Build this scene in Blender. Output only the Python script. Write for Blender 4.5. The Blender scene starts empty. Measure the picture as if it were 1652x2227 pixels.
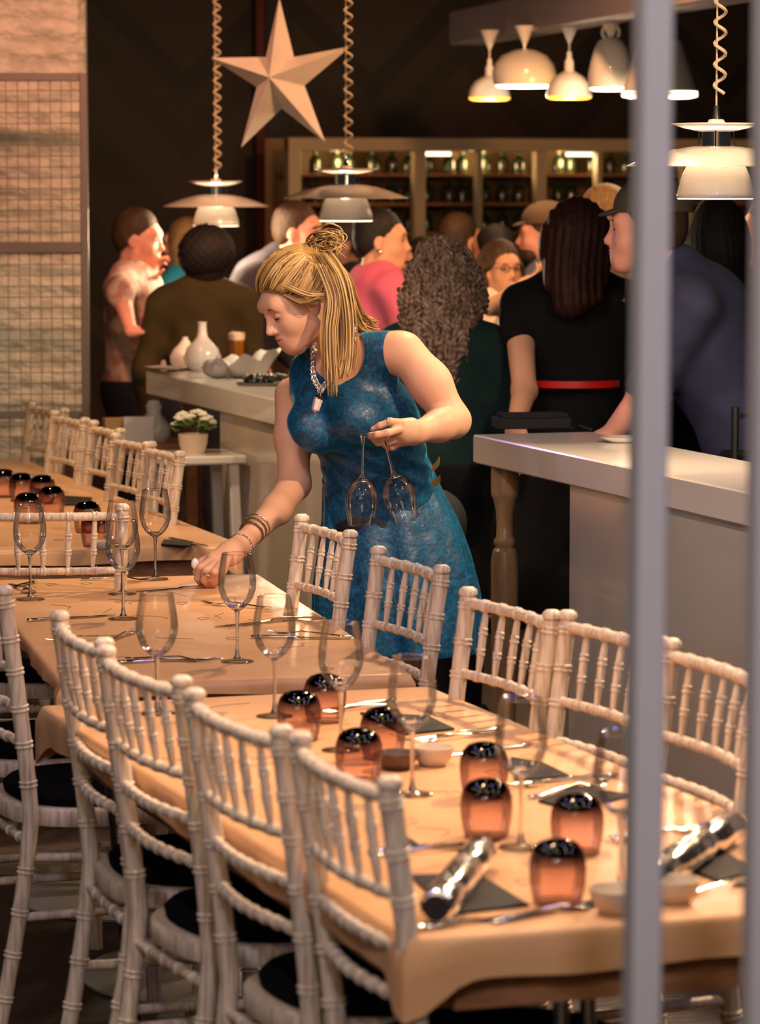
import bpy, math, random
import numpy as np
from mathutils import Vector, Matrix
random.seed(7); rng = np.random.default_rng(7)
SC = bpy.context.scene
COL = SC.collection
PI = math.pi
# ---------------------------------------------------------------- camera
CAM_Z, FPX, CX, CY = 1.756, 7400.0, 826.0, 1113.5
PITCH = math.atan((CY - 400.0) / FPX)
cd = bpy.data.cameras.new('camera'); cam = bpy.data.objects.new('camera', cd); COL.objects.link(cam)
cam.location = (0, 0, CAM_Z); cam.rotation_euler = (PI / 2 - PITCH, 0, 0)
cd.sensor_fit = 'VERTICAL'; cd.sensor_height = 36.0; cd.sensor_width = 36.0
cd.lens = FPX / 2227.0 * 36.0
cd.clip_start = 0.1; cd.clip_end = 100
cd.dof.use_dof = True; cd.dof.focus_distance = 8.2; cd.dof.aperture_fstop = 6.0
SC.camera = cam
# ---------------------------------------------------------------- world, view, lights
SC.view_settings.view_transform = 'Standard'; SC.view_settings.look = 'None'
SC.view_settings.gamma = 1.0; SC.view_settings.exposure = 0.8
try: SC.view_settings.use_curve_mapping = False
except Exception: pass
cy = SC.cycles
cy.max_bounces = 10; cy.diffuse_bounces = 3; cy.glossy_bounces = 4; cy.transmission_bounces = 8; cy.transparent_max_bounces = 16
cy.caustics_reflective = False; cy.caustics_refractive = False; cy.sample_clamp_indirect = 4.0; cy.blur_glossy = 0.5
W = bpy.data.worlds.new('world'); SC.world = W; W.use_nodes = True
W.node_tree.nodes['Background'].inputs[0].default_value = (0.60, 0.50, 0.44, 1)
W.node_tree.nodes['Background'].inputs[1].default_value = 0.022
WARM = (1.0, 0.66, 0.38); WARM2 = (1.0, 0.74, 0.50); COOL = (0.62, 0.60, 1.0); NEUT = (1.0, 0.86, 0.70)
def aim(o, tgt):
    o.rotation_euler = (Vector(tgt) - o.location).to_track_quat('-Z', 'Y').to_euler()
def spot(name, loc, tgt, power, col, size=60, blend=0.6, rad=0.05):
    d = bpy.data.lights.new(name, 'SPOT'); o = bpy.data.objects.new(name, d); COL.objects.link(o)
    d.energy = power; d.color = col; d.spot_size = math.radians(size); d.spot_blend = blend; d.shadow_soft_size = rad
    o.location = loc; aim(o, tgt); return o
def area(name, loc, tgt, power, col, sx, sy):
    d = bpy.data.lights.new(name, 'AREA'); o = bpy.data.objects.new(name, d); COL.objects.link(o)
    d.energy = power; d.color = col; d.shape = 'RECTANGLE'; d.size = sx; d.size_y = sy
    o.location = loc; aim(o, tgt); return o
#LIGHTS
spot('warm_spot', (1.9, 7.6, 3.3), (0.25, 5.4, 0.75), 420, WARM, 55, 0.8, 0.05)
spot('warm_spot', (-0.2, 5.6, 3.3), (0.1, 5.2, 0.75), 120, WARM, 70, 0.9, 0.06)
spot('warm_spot', (0.6, 9.6, 3.3), (-0.45, 7.9, 0.75), 190, WARM, 60, 0.8, 0.06)
spot('warm_spot', (-1.4, 10.6, 3.3), (-1.1, 10.6, 0.75), 130, WARM, 80, 0.8, 0.06)
spot('warm_spot', (1.6, 6.6, 3.2), (0.05, 8.8, 1.2), 230, WARM, 45, 0.8, 0.06)
spot('warm_spot', (-1.95, 12.2, 1.5), (-1.75, 13.4, 0.8), 12, (1.0, 0.82, 0.52), 90, 0.9, 0.06)  # low unseen fill added to brighten the foot of the pier
spot('warm_spot', (-0.9, 6.4, 3.3), (0.8, 9.0, 0.9), 70, WARM2, 60, 0.9, 0.1)
spot('warm_spot', (0.9, 11.3, 3.2), (0.3, 14.6, 1.3), 240, (1.0, 0.46, 0.20), 80, 0.9, 0.1)
spot('warm_spot', (-1.1, 11.6, 3.2), (-1.2, 14.6, 1.3), 125, (1.0, 0.42, 0.26), 70, 0.9, 0.1)
spot('cool_fill', (-2.4, 5.0, 2.6), (-0.25, 8.7, 1.45), 30, (0.75, 0.6, 1.0), 30, 0.9, 0.06)  # unseen violet fill on the waitress from the left
spot('cool_fill', (0.2, 0.2, 2.9), (0.27, 3.35, 1.6), 95, (0.80, 0.76, 1.0), 34, 0.9, 0.08)  # cool fill added to brighten the two steel posts
spot('cool_fill', (-0.3, 10.7, 1.75), (1.6, 8.6, 0.6), 7, (0.50, 0.30, 1.0), 45, 0.9, 0.10)  # unseen violet fill added for a sheen on the right counter panel
area('room_light', (-1.2, -0.5, 3.0), (-0.3, 7.0, 0.8), 26, (1.0, 0.80, 0.54), 2.5, 1.2)
area('front_wall_fill', (0.5, -1.2, 3.4), (0.5, -3.4, 1.6), 55, (1.0, 0.72, 0.46), 4.0, 0.3)  # unseen fill added so the lit front wall shows in reflections
for i in range(14):
    spot('track_spot', (-2.6 + 0.42 * i, 3.0 + 3.6 * ((i * 5) % 7) / 7.0, 3.1), (-1.6 + 0.26 * i, 6.6, 0.0), 11, (1.0, 0.80, 0.58) if i % 4 else (0.30, 0.30, 1.0), 110, 0.3, 0.10)

# ---------------------------------------------------------------- pixel helpers (a point of the place seen at a pixel)
FW = Vector((0, math.cos(PITCH), -math.sin(PITCH))); UPV = Vector((0, math.sin(PITCH), math.cos(PITCH))); RT = Vector((1, 0, 0))
CO = Vector((0, 0, CAM_Z))
def ray(px, py): return FW * FPX + RT * (px - CX) + UPV * (CY - py)
def PY(px, py, Y):
    d = ray(px, py); return CO + d * (Y / d.y)
def PZ(px, py, z):
    d = ray(px, py); return CO + d * ((z - CAM_Z) / d.z)
# ---------------------------------------------------------------- tags
def tag(o, label=None, cat=None, group=None, kind=None):
    if label: o['label'] = label
    if cat: o['category'] = cat
    if group: o['group'] = group
    if kind: o['kind'] = kind
    return o
def empty(name, loc, rz=0.0, label=None, cat=None, group=None):
    o = bpy.data.objects.new(name, None); COL.objects.link(o); o.empty_display_size = 0.05
    o.location = loc; o.rotation_euler = (0, 0, rz)
    return tag(o, label, cat, group)
def copy_tree(o, parent=None):
    c = o.copy(); COL.objects.link(c)
    if parent is not None: c.parent = parent
    for ch in list(o.children): copy_tree(ch, c)
    return c
# ---------------------------------------------------------------- mesh builder
class MB:
    def __init__(s): s.v = []; s.f = []; s.m = []; s.n = 0
    def add(s, v, f, mi=0):
        v = np.asarray(v, dtype=float).reshape(-1, 3)
        s.v.append(v); n = s.n
        for q in f: s.f.append([i + n for i in q]); s.m.append(mi)
        s.n += len(v); return s
    def box(s, c, size, R=None, mi=0, bev=0.0):
        hx, hy, hz = [q / 2 for q in size]
        if bev > 0:
            b = min(bev, hx * .9, hy * .9, hz * .9)
            pts = []
            for z, ins in ((-hz, b), (-hz + b, 0), (hz - b, 0), (hz, b)):
                X, Y = hx - ins, hy - ins; bb = b * .5 if ins else b
                pts += [(X - bb, -Y, z), (X, -Y + bb, z), (X, Y - bb, z), (X - bb, Y, z), (-X + bb, Y, z), (-X, Y - bb, z), (-X, -Y + bb, z), (-X + bb, -Y, z)]
            f = [list(range(7, -1, -1)), list(range(24, 32))]
            for k in range(3):
                for i in range(8): j = (i + 1) % 8; f.append([k * 8 + i, k * 8 + j, k * 8 + 8 + j, k * 8 + 8 + i])
        else:
            pts = [(x, y, z) for z in (-hz, hz) for x, y in ((-hx, -hy), (hx, -hy), (hx, hy), (-hx, hy))]
            f = [[3, 2, 1, 0], [4, 5, 6, 7]] + [[i, (i + 1) % 4, (i + 1) % 4 + 4, i + 4] for i in range(4)]
        P = np.array(pts)
        if R is not None: P = P @ np.array(R.to_3x3()).T
        return s.add(P + np.array(c), f, mi)
    def beam(s, a, b, w, h, mi=0, bev=0.0, up=(0, 0, 1)):
        a, b = Vector(a), Vector(b); x = (b - a).normalized(); y = Vector(up).cross(x).normalized(); z = x.cross(y)
        R = Matrix((x, y, z)).transposed()
        return s.box((a + b) / 2, ((b - a).length, w, h), R, mi, bev)
    def lathe(s, prof, seg=24, loc=(0, 0, 0), R=None, mi=0, cap=True, sx=1.0, sy=1.0):
        prof = [(max(r, 1e-5), z) for r, z in prof]
        a = np.arange(seg) * 2 * PI / seg; P = []
        for r, z in prof: P.append(np.stack([r * np.cos(a) * sx, r * np.sin(a) * sy, np.full(seg, z)], 1))
        P = np.concatenate(P); f = []
        for k in range(len(prof) - 1):
            for i in range(seg):
                j = (i + 1) % seg; f.append([k * seg + i, k * seg + j, (k + 1) * seg + j, (k + 1) * seg + i])
        if cap:
            if prof[0][0] > 1e-4: f.append(list(range(seg - 1, -1, -1)))
            if prof[-1][0] > 1e-4: f.append([(len(prof) - 1) * seg + i for i in range(seg)])
        if R is not None: P = P @ np.array(R.to_3x3()).T
        return s.add(P + np.array(loc), f, mi)
    def turned(s, a, b, prof, seg=12, mi=0):
        """lathe profile [(t, r)] between two points"""
        a, b = Vector(a), Vector(b); d = b - a; L = d.length
        R = d.to_track_quat('Z', 'Y').to_matrix()
        return s.lathe([(r, t * L) for t, r in prof], seg, a, R, mi)
    def tube(s, pts, rad, seg=8, mi=0, cap=True, flat=1.0):
        P = np.array([tuple(p) for p in pts], float); n = len(P)
        r = np.full(n, rad, float) if np.isscalar(rad) else np.asarray(rad, float)
        T = np.gradient(P, axis=0); T /= (np.linalg.norm(T, axis=1, keepdims=True) + 1e-12)
        up = np.array([0, 0, 1.0]) if abs(T[0][2]) < 0.9 else np.array([1.0, 0, 0])
        u = np.cross(T[0], up); u /= np.linalg.norm(u); V = []
        a = np.arange(seg) * 2 * PI / seg
        for i in range(n):
            u = u - T[i] * np.dot(u, T[i]); u /= (np.linalg.norm(u) + 1e-12); w = np.cross(T[i], u)
            V.append(P[i] + r[i] * (np.outer(np.cos(a), u) + flat * np.outer(np.sin(a), w)))
        f = []
        for k in range(n - 1):
            for i in range(seg):
                j = (i + 1) % seg; f.append([k * seg + i, k * seg + j, (k + 1) * seg + j, (k + 1) * seg + i])
        if cap: f.append(list(range(seg - 1, -1, -1))); f.append([(n - 1) * seg + i for i in range(seg)])
        return s.add(np.concatenate(V), f, mi)
    def ball(s, c, rx, ry=None, rz=None, seg=14, rings=8, R=None, mi=0):
        ry = rx if ry is None else ry; rz = rx if rz is None else rz
        pr = [(math.sin(PI * k / rings), -math.cos(PI * k / rings)) for k in range(rings + 1)]
        P = []; 
        b = MB(); b.lathe(pr, seg, cap=False); V = np.concatenate(b.v) * np.array([rx, ry, rz])
        if R is not None: V = V @ np.array(R.to_3x3()).T
        return s.add(V + np.array(c), b.f, mi)
    def build(s, name, mats, parent=None, smooth=40, world=False):
        if not isinstance(mats, (list, tuple)): mats = [mats]
        V = np.concatenate(s.v)
        if world and parent is not None:
            Mi = parent.matrix_basis.inverted(); V = V @ np.array(Mi.to_3x3()).T + np.array(Mi.translation)
        me = bpy.data.meshes.new(name); me.from_pydata(V.tolist(), [], s.f)
        for m in mats: me.materials.append(m)
        if len(mats) > 1: me.polygons.foreach_set('material_index', s.m)
        if smooth is not None:
            me.shade_smooth()
            if smooth < 180:
                try: me.set_sharp_from_angle(angle=math.radians(smooth))
                except Exception: pass
        me.update()
        o = bpy.data.objects.new(name, me); COL.objects.link(o)
        if parent is not None: o.parent = parent
        return o
# ---------------------------------------------------------------- materials
def mat(name, col, rough=0.5, metal=0.0, col2=None, nscale=20.0, stretch=(1, 1, 1), bump=0.0, bscale=None, spec=0.5, coat=0.0, sheen=0.0, contrast=(0.35, 0.65), trans=0.0, emit=None, estr=0.0, detail=4.0, coords='Object'):
    m = bpy.data.materials.new(name); m.use_nodes = True; nt = m.node_tree; N = nt.nodes; Lk = nt.links
    b = N['Principled BSDF']
    b.inputs['Base Color'].default_value = (*col, 1); b.inputs['Roughness'].default_value = rough; b.inputs['Metallic'].default_value = metal
    b.inputs['Specular IOR Level'].default_value = spec; b.inputs['Coat Weight'].default_value = coat; b.inputs['Transmission Weight'].default_value = trans
    b.inputs['Sheen Weight'].default_value = sheen
    if emit: b.inputs['Emission Color'].default_value = (*emit, 1); b.inputs['Emission Strength'].default_value = estr
    if col2 is not None or bump > 0:
        tc = N.new('ShaderNodeTexCoord'); mp = N.new('ShaderNodeMapping'); mp.inputs['Scale'].default_value = stretch
        Lk.new(tc.outputs[coords], mp.inputs['Vector'])
    if col2 is not None:
        n = N.new('ShaderNodeTexNoise'); n.inputs['Scale'].default_value = nscale; n.inputs['Detail'].default_value = detail
        Lk.new(mp.outputs[0], n.inputs['Vector'])
        r = N.new('ShaderNodeValToRGB'); r.color_ramp.elements[0].position = contrast[0]; r.color_ramp.elements[1].position = contrast[1]
        r.color_ramp.elements[0].color = (*col, 1); r.color_ramp.elements[1].color = (*col2, 1)
        Lk.new(n.outputs['Fac'], r.inputs['Fac']); Lk.new(r.outputs['Color'], b.inputs['Base Color'])
    if bump > 0:
        n2 = N.new('ShaderNodeTexNoise'); n2.inputs['Scale'].default_value = bscale or nscale; n2.inputs['Detail'].default_value = 5
        Lk.new(mp.outputs[0], n2.inputs['Vector'])
        bp = N.new('ShaderNodeBump'); bp.inputs['Strength'].default_value = bump; bp.inputs['Distance'].default_value = 0.02
        Lk.new(n2.outputs['Fac'], bp.inputs['Height']); Lk.new(bp.outputs[0], b.inputs['Normal'])
    return m
def glass_thin(name, tint=(0.97, 0.97, 0.96), edge=(0.55, 0.53, 0.5), grad=None, ior=1.5, refl=0.8):
    """thin blown glass wall: see-through with fresnel reflections; grad=(z0,z1,colour0,colour1) for smoked glass"""
    m = bpy.data.materials.new(name); m.use_nodes = True; nt = m.node_tree; N = nt.nodes; Lk = nt.links
    N.remove(N['Principled BSDF']); out = N['Material Output']
    tr = N.new('ShaderNodeBsdfTransparent'); gl = N.new('ShaderNodeBsdfGlossy'); gl.inputs['Roughness'].default_value = 0.03
    fr = N.new('ShaderNodeFresnel'); fr.inputs['IOR'].default_value = ior; fm = N.new('ShaderNodeMath'); fm.operation = 'MULTIPLY'; fm.inputs[1].default_value = refl; Lk.new(fr.outputs[0], fm.inputs[0])
    mx = N.new('ShaderNodeMixShader'); Lk.new(fm.outputs[0], mx.inputs[0]); Lk.new(tr.outputs[0], mx.inputs[1]); Lk.new(gl.outputs[0], mx.inputs[2]); Lk.new(mx.outputs[0], out.inputs[0])
    lw = N.new('ShaderNodeLayerWeight'); lw.inputs['Blend'].default_value = 0.5; pw = N.new('ShaderNodeMath'); pw.operation = 'POWER'; pw.inputs[1].default_value = 4.5 if not grad else 2.5; Lk.new(lw.outputs['Facing'], pw.inputs[0])
    mc = N.new('ShaderNodeMix'); mc.data_type = 'RGBA'; Lk.new(pw.outputs[0], mc.inputs[0]); mc.inputs[6].default_value = (*tint, 1); mc.inputs[7].default_value = (*edge, 1)
    if grad:
        tc = N.new('ShaderNodeTexCoord'); sp = N.new('ShaderNodeSeparateXYZ'); Lk.new(tc.outputs['Object'], sp.inputs[0])
        mr = N.new('ShaderNodeMapRange'); mr.inputs[1].default_value = grad[0]; mr.inputs[2].default_value = grad[1]; Lk.new(sp.outputs['Z'], mr.inputs[0])
        rp = N.new('ShaderNodeValToRGB'); rp.color_ramp.elements[0].color = (*grad[2], 1); rp.color_ramp.elements[1].color = (*grad[3], 1)
        e = rp.color_ramp.elements.new(0.55); e.color = (*[(a * .62 + b * .38) for a, b in zip(grad[2], grad[3])], 1)
        Lk.new(mr.outputs[0], rp.inputs[0]); Lk.new(rp.outputs[0], mc.inputs[6]); mc.inputs[7].default_value = (.42, .20, .17, 1)
    Lk.new(mc.outputs[2], tr.inputs[0])
    return m
def glass_solid(name, col=(1, 1, 1), rough=0.0):
    m = bpy.data.materials.new(name); m.use_nodes = True; b = m.node_tree.nodes['Principled BSDF']
    b.inputs['Base Color'].default_value = (*col, 1); b.inputs['Roughness'].default_value = rough; b.inputs['Transmission Weight'].default_value = 1.0; b.inputs['IOR'].default_value = 1.48
    return m
# ---------------------------------------------------------------- sculpting with distance fields
def smin(a, b, k):
    if k <= 0: return np.minimum(a, b)
    h = np.maximum(k - np.abs(a - b), 0) / k; return np.minimum(a, b) - h * h * k * 0.25
def cap(a, b, ra, rb, k=0.03): return ('c', np.array(tuple(a), float), np.array(tuple(b), float), ra, rb, k)
def ell(c, r, R=None, k=0.03): return ('e', np.array(tuple(c), float), np.array(r, float), None if R is None else np.array(R), k)
def sub(p): return ('s', p)
def prim_d(p, P):
    if p[0] == 'c':
        _, a, b, ra, rb, _ = p; ba = b - a; l2 = max(ba @ ba, 1e-9); pa = P - a
        t = np.clip(pa @ ba / l2, 0, 1); q = pa - t[:, None] * ba
        return np.sqrt((q * q).sum(1)) - (ra + (rb - ra) * t)
    if p[0] == 'e':
        _, c, r, R, _ = p; q = P - c
        if R is not None: q = q @ R          # columns of R are the axes
        k0 = np.sqrt(((q / r) ** 2).sum(1)); k1 = np.sqrt(((q / (r * r)) ** 2).sum(1)) + 1e-9
        return k0 * (k0 - 1) / k1
    if p[0] == 'h': return (P - p[1]) @ p[2]    # half space
def field(prims, P, off=0.0, cut=None, disp=None):
    d = None
    for p in prims:
        if p[0] == 's':
            q = prim_d(p[1], P); k = p[1][-1] if p[1][0] != 'h' else 0.01; d = -smin(-d, q, k); continue
        q = prim_d(p, P); d = q if d is None else smin(d, q, p[-1])
    d = d - off
    if disp is not None: d = d + disp(P)
    if cut is not None: d = np.maximum(d, cut(P))
    return d
def bounds(prims, m):
    lo = []; hi = []
    for p in prims:
        if p[0] == 'c':
            r = max(p[3], p[4]); lo.append(np.minimum(p[1], p[2]) - r); hi.append(np.maximum(p[1], p[2]) + r)
        elif p[0] == 'e':
            e = p[2] if p[3] is None else np.sqrt(((p[3] * p[2]) ** 2).sum(1)); lo.append(p[1] - e); hi.append(p[1] + e)
    return np.min(lo, 0) - m, np.max(hi, 0) + m
def sdf_mesh(prims, h, off=0.0, cut=None, disp=None, margin=0.02):
    lo, hi = bounds(prims, off + margin + 2 * h); B = 6
    nb = np.ceil((hi - lo) / (h * B)).astype(int) + 1
    n = nb * B
    gx, gy, gz = np.meshgrid(*[np.arange(k) for k in nb], indexing='ij')
    ctr = lo + (np.stack([gx, gy, gz], -1).reshape(-1, 3) + 0.5) * B * h - h * 0.5
    dc = field(prims, ctr, off, cut, disp)
    V = np.repeat(np.repeat(np.repeat(np.where(dc.reshape(nb) < 0, -1.0, 1.0).astype(np.float32), B, 0), B, 1), B, 2)
    act = np.where(np.abs(dc) < B * h * 0.9 * 1.5 + 0.01)[0]
    li = np.stack(np.meshgrid(*[np.arange(B)] * 3, indexing='ij'), -1).reshape(-1, 3)
    bi = np.stack([gx.ravel()[act], gy.ravel()[act], gz.ravel()[act]], 1) * B
    for c0 in range(0, len(bi), 1500):
        ii = (bi[c0:c0 + 1500, None, :] + li[None]).reshape(-1, 3)
        V[ii[:, 0], ii[:, 1], ii[:, 2]] = field(prims, lo + ii * h, off, cut, disp)
    S = V < 0
    cs = None
    for dx in (0, 1):
        for dy in (0, 1):
            for dz in (0, 1):
                q = S[dx:n[0] - 1 + dx, dy:n[1] - 1 + dy, dz:n[2] - 1 + dz]
                if cs is None: al = q.copy(); an = q.copy(); cs = 1
                else: al &= q; an |= q
    cell = an & ~al; ci = np.argwhere(cell)
    idx = np.full(cell.shape, -1, np.int64); idx[tuple(ci.T)] = np.arange(len(ci))
    acc = np.zeros((len(ci), 3)); cnt = np.zeros(len(ci))
    corners = [(0, 0, 0), (1, 0, 0), (0, 1, 0), (1, 1, 0), (0, 0, 1), (1, 0, 1), (0, 1, 1), (1, 1, 1)]
    val = [V[ci[:, 0] + c[0], ci[:, 1] + c[1], ci[:, 2] + c[2]].astype(float) for c in corners]
    for a in range(8):
        for b in range(a + 1, 8):
            df = np.array(corners[b]) - np.array(corners[a])
            if np.abs(df).sum() != 1: continue
            m = (val[a] < 0) != (val[b] < 0)
            t = np.where(m, val[a] / (val[a] - val[b] + 1e-12), 0)
            acc += np.where(m[:, None], np.array(corners[a]) + t[:, None] * df, 0); cnt += m
    vert = lo + (ci + acc / cnt[:, None]) * h
    F = []
    for ax in range(3):
        o1, o2 = [(1, 2), (2, 0), (0, 1)][ax]
        sl0 = [slice(1, n[k] - 1) for k in range(3)]; sl1 = list(sl0); sl0[ax] = slice(0, n[ax] - 1); sl1[ax] = slice(1, n[ax])
        A = S[tuple(sl0)]; Bq = S[tuple(sl1)]
        e = np.argwhere(A != Bq)
        if not len(e): continue
        base = e.copy()
        for k in range(3):
            if k != ax: base[:, k] += 1
        inside = S[tuple(base.T)]
        u1 = np.zeros(3, int); u1[o1] = 1; u2 = np.zeros(3, int); u2[o2] = 1
        q = np.stack([idx[tuple((base - u1 - u2).T)], idx[tuple((base - u2).T)], idx[tuple(base.T)], idx[tuple((base - u1).T)]], 1)
        q[~inside] = q[~inside][:, ::-1]; F.append(q)
    F = np.concatenate(F); F = F[(F >= 0).all(1)]
    return vert, F
def sculpt(name, prims, h, m, parent=None, off=0.0, cut=None, disp=None, margin=0.02):
    V, F = sdf_mesh(prims, h, off, cut, disp, margin)
    if parent is not None:
        Mi = parent.matrix_basis.inverted(); V = V @ np.array(Mi.to_3x3()).T + np.array(Mi.translation)
    me = bpy.data.meshes.new(name)
    me.vertices.add(len(V)); me.vertices.foreach_set('co', V.astype(np.float32).ravel())
    me.loops.add(len(F) * 4); me.loops.foreach_set('vertex_index', F.astype(np.int32).ravel())
    me.polygons.add(len(F)); me.polygons.foreach_set('loop_start', np.arange(0, len(F) * 4, 4, dtype=np.int32))
    me.update(calc_edges=True); me.validate(); me.materials.append(m); me.shade_smooth()
    o = bpy.data.objects.new(name, me); COL.objects.link(o)
    if parent is not None: o.parent = parent
    return o
# ================================================================ materials
M = {}
M['chair'] = mat('whitewashed_wood', (0.50, 0.38, 0.28), 0.42, col2=(0.75, 0.63, 0.50), nscale=9, stretch=(14, 14, 1.3), bump=0.12, bscale=14, contrast=(0.36, 0.54))
M['cushion'] = mat('black_fabric', (0.003, 0.003, 0.004), 0.95, bump=0.2, bscale=300, spec=0.08)
M['paper'] = mat('brown_paper', (0.68, 0.37, 0.18), 0.33, col2=(0.77, 0.45, 0.23), nscale=3.5, bump=0.35, bscale=7, spec=0.45, detail=5)
M['pencil'] = mat('pencil_line', (0.05, 0.03, 0.03), 0.8)
M['tabwood'] = mat('table_oak', (0.30, 0.13, 0.05), 0.45, col2=(0.45, 0.22, 0.10), nscale=6, stretch=(1, 8, 8))
M['steel'] = mat('brushed_steel', (0.55, 0.55, 0.55), 0.28, 1.0)
M['silver'] = mat('polished_silver', (0.85, 0.82, 0.78), 0.12, 1.0)
M['foil'] = mat('silver_foil', (0.88, 0.86, 0.84), 0.18, 1.0, bump=0.25, bscale=25)
M['plate'] = mat('cream_metal', (0.75, 0.70, 0.52), 0.4)
M['napkin'] = mat('black_card', (0.009, 0.009, 0.010), 0.7, spec=.3)
M['white_gloss'] = mat('white_gloss', (0.78, 0.74, 0.69), 0.16, coat=0.4)
M['cream_gloss'] = mat('cream_lacquer', (0.62, 0.54, 0.45), 0.16, coat=0.5, col2=(0.57, 0.49, 0.40), nscale=2.0)
M['slab'] = mat('cream_slab', (0.78, 0.72, 0.66), 0.22, coat=0.3)
M['oak'] = mat('turned_oak', (0.40, 0.24, 0.12), 0.3, col2=(0.52, 0.34, 0.18), nscale=10, stretch=(6, 6, 1), coat=0.3)
M['darkoak'] = mat('turned_dark_wood', (0.34, 0.15, 0.06), 0.35, col2=(0.25, 0.10, 0.04), nscale=10, stretch=(6, 6, 1))
M['floor'] = mat('dark_floor', (0.025, 0.014, 0.010), 0.45, col2=(0.06, 0.035, 0.025), nscale=3, stretch=(1, 12, 1), bump=0.2, bscale=8)
M['stoneware'] = mat('beige_stoneware', (0.60, 0.48, 0.36), 0.4)
M['brownware'] = mat('brown_stoneware', (0.10, 0.05, 0.03), 0.35)
M['post'] = mat('painted_steel', (0.60, 0.58, 0.60), 0.45, bump=0.03, bscale=300)
M['frame'] = mat('grey_metal', (0.16, 0.13, 0.11), 0.45, 0.3)
M['lamp'] = mat('lamp_enamel', (0.80, 0.74, 0.66), 0.22, coat=0.5)
M['chrome'] = mat('chrome', (0.8, 0.85, 0.9), 0.1, 1.0)
M['cord'] = mat('cream_cord', (0.62, 0.50, 0.34), 0.5)
M['black'] = mat('black_plastic', (0.01, 0.01, 0.01), 0.4)
M['bulb'] = mat('lit_bulb', (1, 0.8, 0.6), 0.5, emit=(1, 0.78, 0.52), estr=14)
M['beam'] = mat('grey_paint', (0.30, 0.26, 0.30), 0.6)
M['cream_paint'] = mat('cream_paint', (0.50, 0.40, 0.26), 0.5)
M['card'] = mat('kraft_card', (0.55, 0.32, 0.13), 0.7)
M['bottle'] = glass_solid('green_bottle_glass', (0.05, 0.10, 0.04)); 
M['bottle'] = mat('bottle_glass', (0.02, 0.035, 0.015), 0.08, coat=0.6)
M['star'] = mat('whitewashed_tin', (0.38, 0.34, 0.29), 0.55, col2=(0.52, 0.47, 0.41), nscale=5, bump=0.1, bscale=20, contrast=(0.2, 0.5))
M['wine'] = glass_thin('wine_glass', (0.985, 0.98, 0.975), (0.24, 0.22, 0.20), refl=.75)
M['stemglass'] = glass_solid('stem_glass')
M['smoke'] = glass_thin('smoked_glass', grad=(0.028, 0.074, (0.95, 0.75, 0.73), (0.008, 0.003, 0.012)), ior=1.6, refl=.62)
M['beer'] = mat('amber_beer', (0.40, 0.12, 0.01), 0.1, coat=1.0)
M['leafgreen'] = mat('leaf_green', (0.10, 0.17, 0.03), 0.6)
M['petal'] = mat('white_petal', (0.75, 0.72, 0.58), 0.6)
# rough white painted wall with brick relief
def brick_mat(name, c1, c2, sc=1.0, bump=0.9):
    m = mat(name, c1, 0.7); nt = m.node_tree; N = nt.nodes; Lk = nt.links; b = N['Principled BSDF']
    tc = N.new('ShaderNodeTexCoord'); n = N.new('ShaderNodeTexNoise'); n.inputs['Scale'].default_value = 14 * sc; n.inputs['Detail'].default_value = 6
    mp = N.new('ShaderNodeMapping'); mp.inputs['Scale'].default_value = (1, 1, 1.6); Lk.new(tc.outputs['Object'], mp.inputs[0]); Lk.new(mp.outputs[0], n.inputs[0])
    w = N.new('ShaderNodeTexWave'); w.wave_type = 'BANDS'; w.bands_direction = 'Z'; w.inputs['Scale'].default_value = 4.2; w.inputs['Distortion'].default_value = 2.5; Lk.new(tc.outputs['Object'], w.inputs[0])
    a = N.new('ShaderNodeMath'); a.operation = 'ADD'; Lk.new(n.outputs['Fac'], a.inputs[0])
    w2 = N.new('ShaderNodeMath'); w2.operation = 'MULTIPLY'; w2.inputs[1].default_value = 0.25; Lk.new(w.outputs['Fac'], w2.inputs[0]); Lk.new(w2.outputs[0], a.inputs[1])
    bp = N.new('ShaderNodeBump'); bp.inputs['Strength'].default_value = bump; bp.inputs['Distance'].default_value = 0.05; Lk.new(a.outputs[0], bp.inputs['Height']); Lk.new(bp.outputs[0], b.inputs['Normal'])
    r = N.new('ShaderNodeValToRGB'); r.color_ramp.elements[0].position = .3; r.color_ramp.elements[1].position = .6; r.color_ramp.elements[0].color = (*c1, 1); r.color_ramp.elements[1].color = (*c2, 1); Lk.new(n.outputs['Fac'], r.inputs[0]); Lk.new(r.outputs[0], b.inputs['Base Color'])
    return m
M['brick'] = brick_mat('white_painted_brick', (0.32, 0.30, 0.23), (0.46, 0.43, 0.34), bump=.65)
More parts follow.
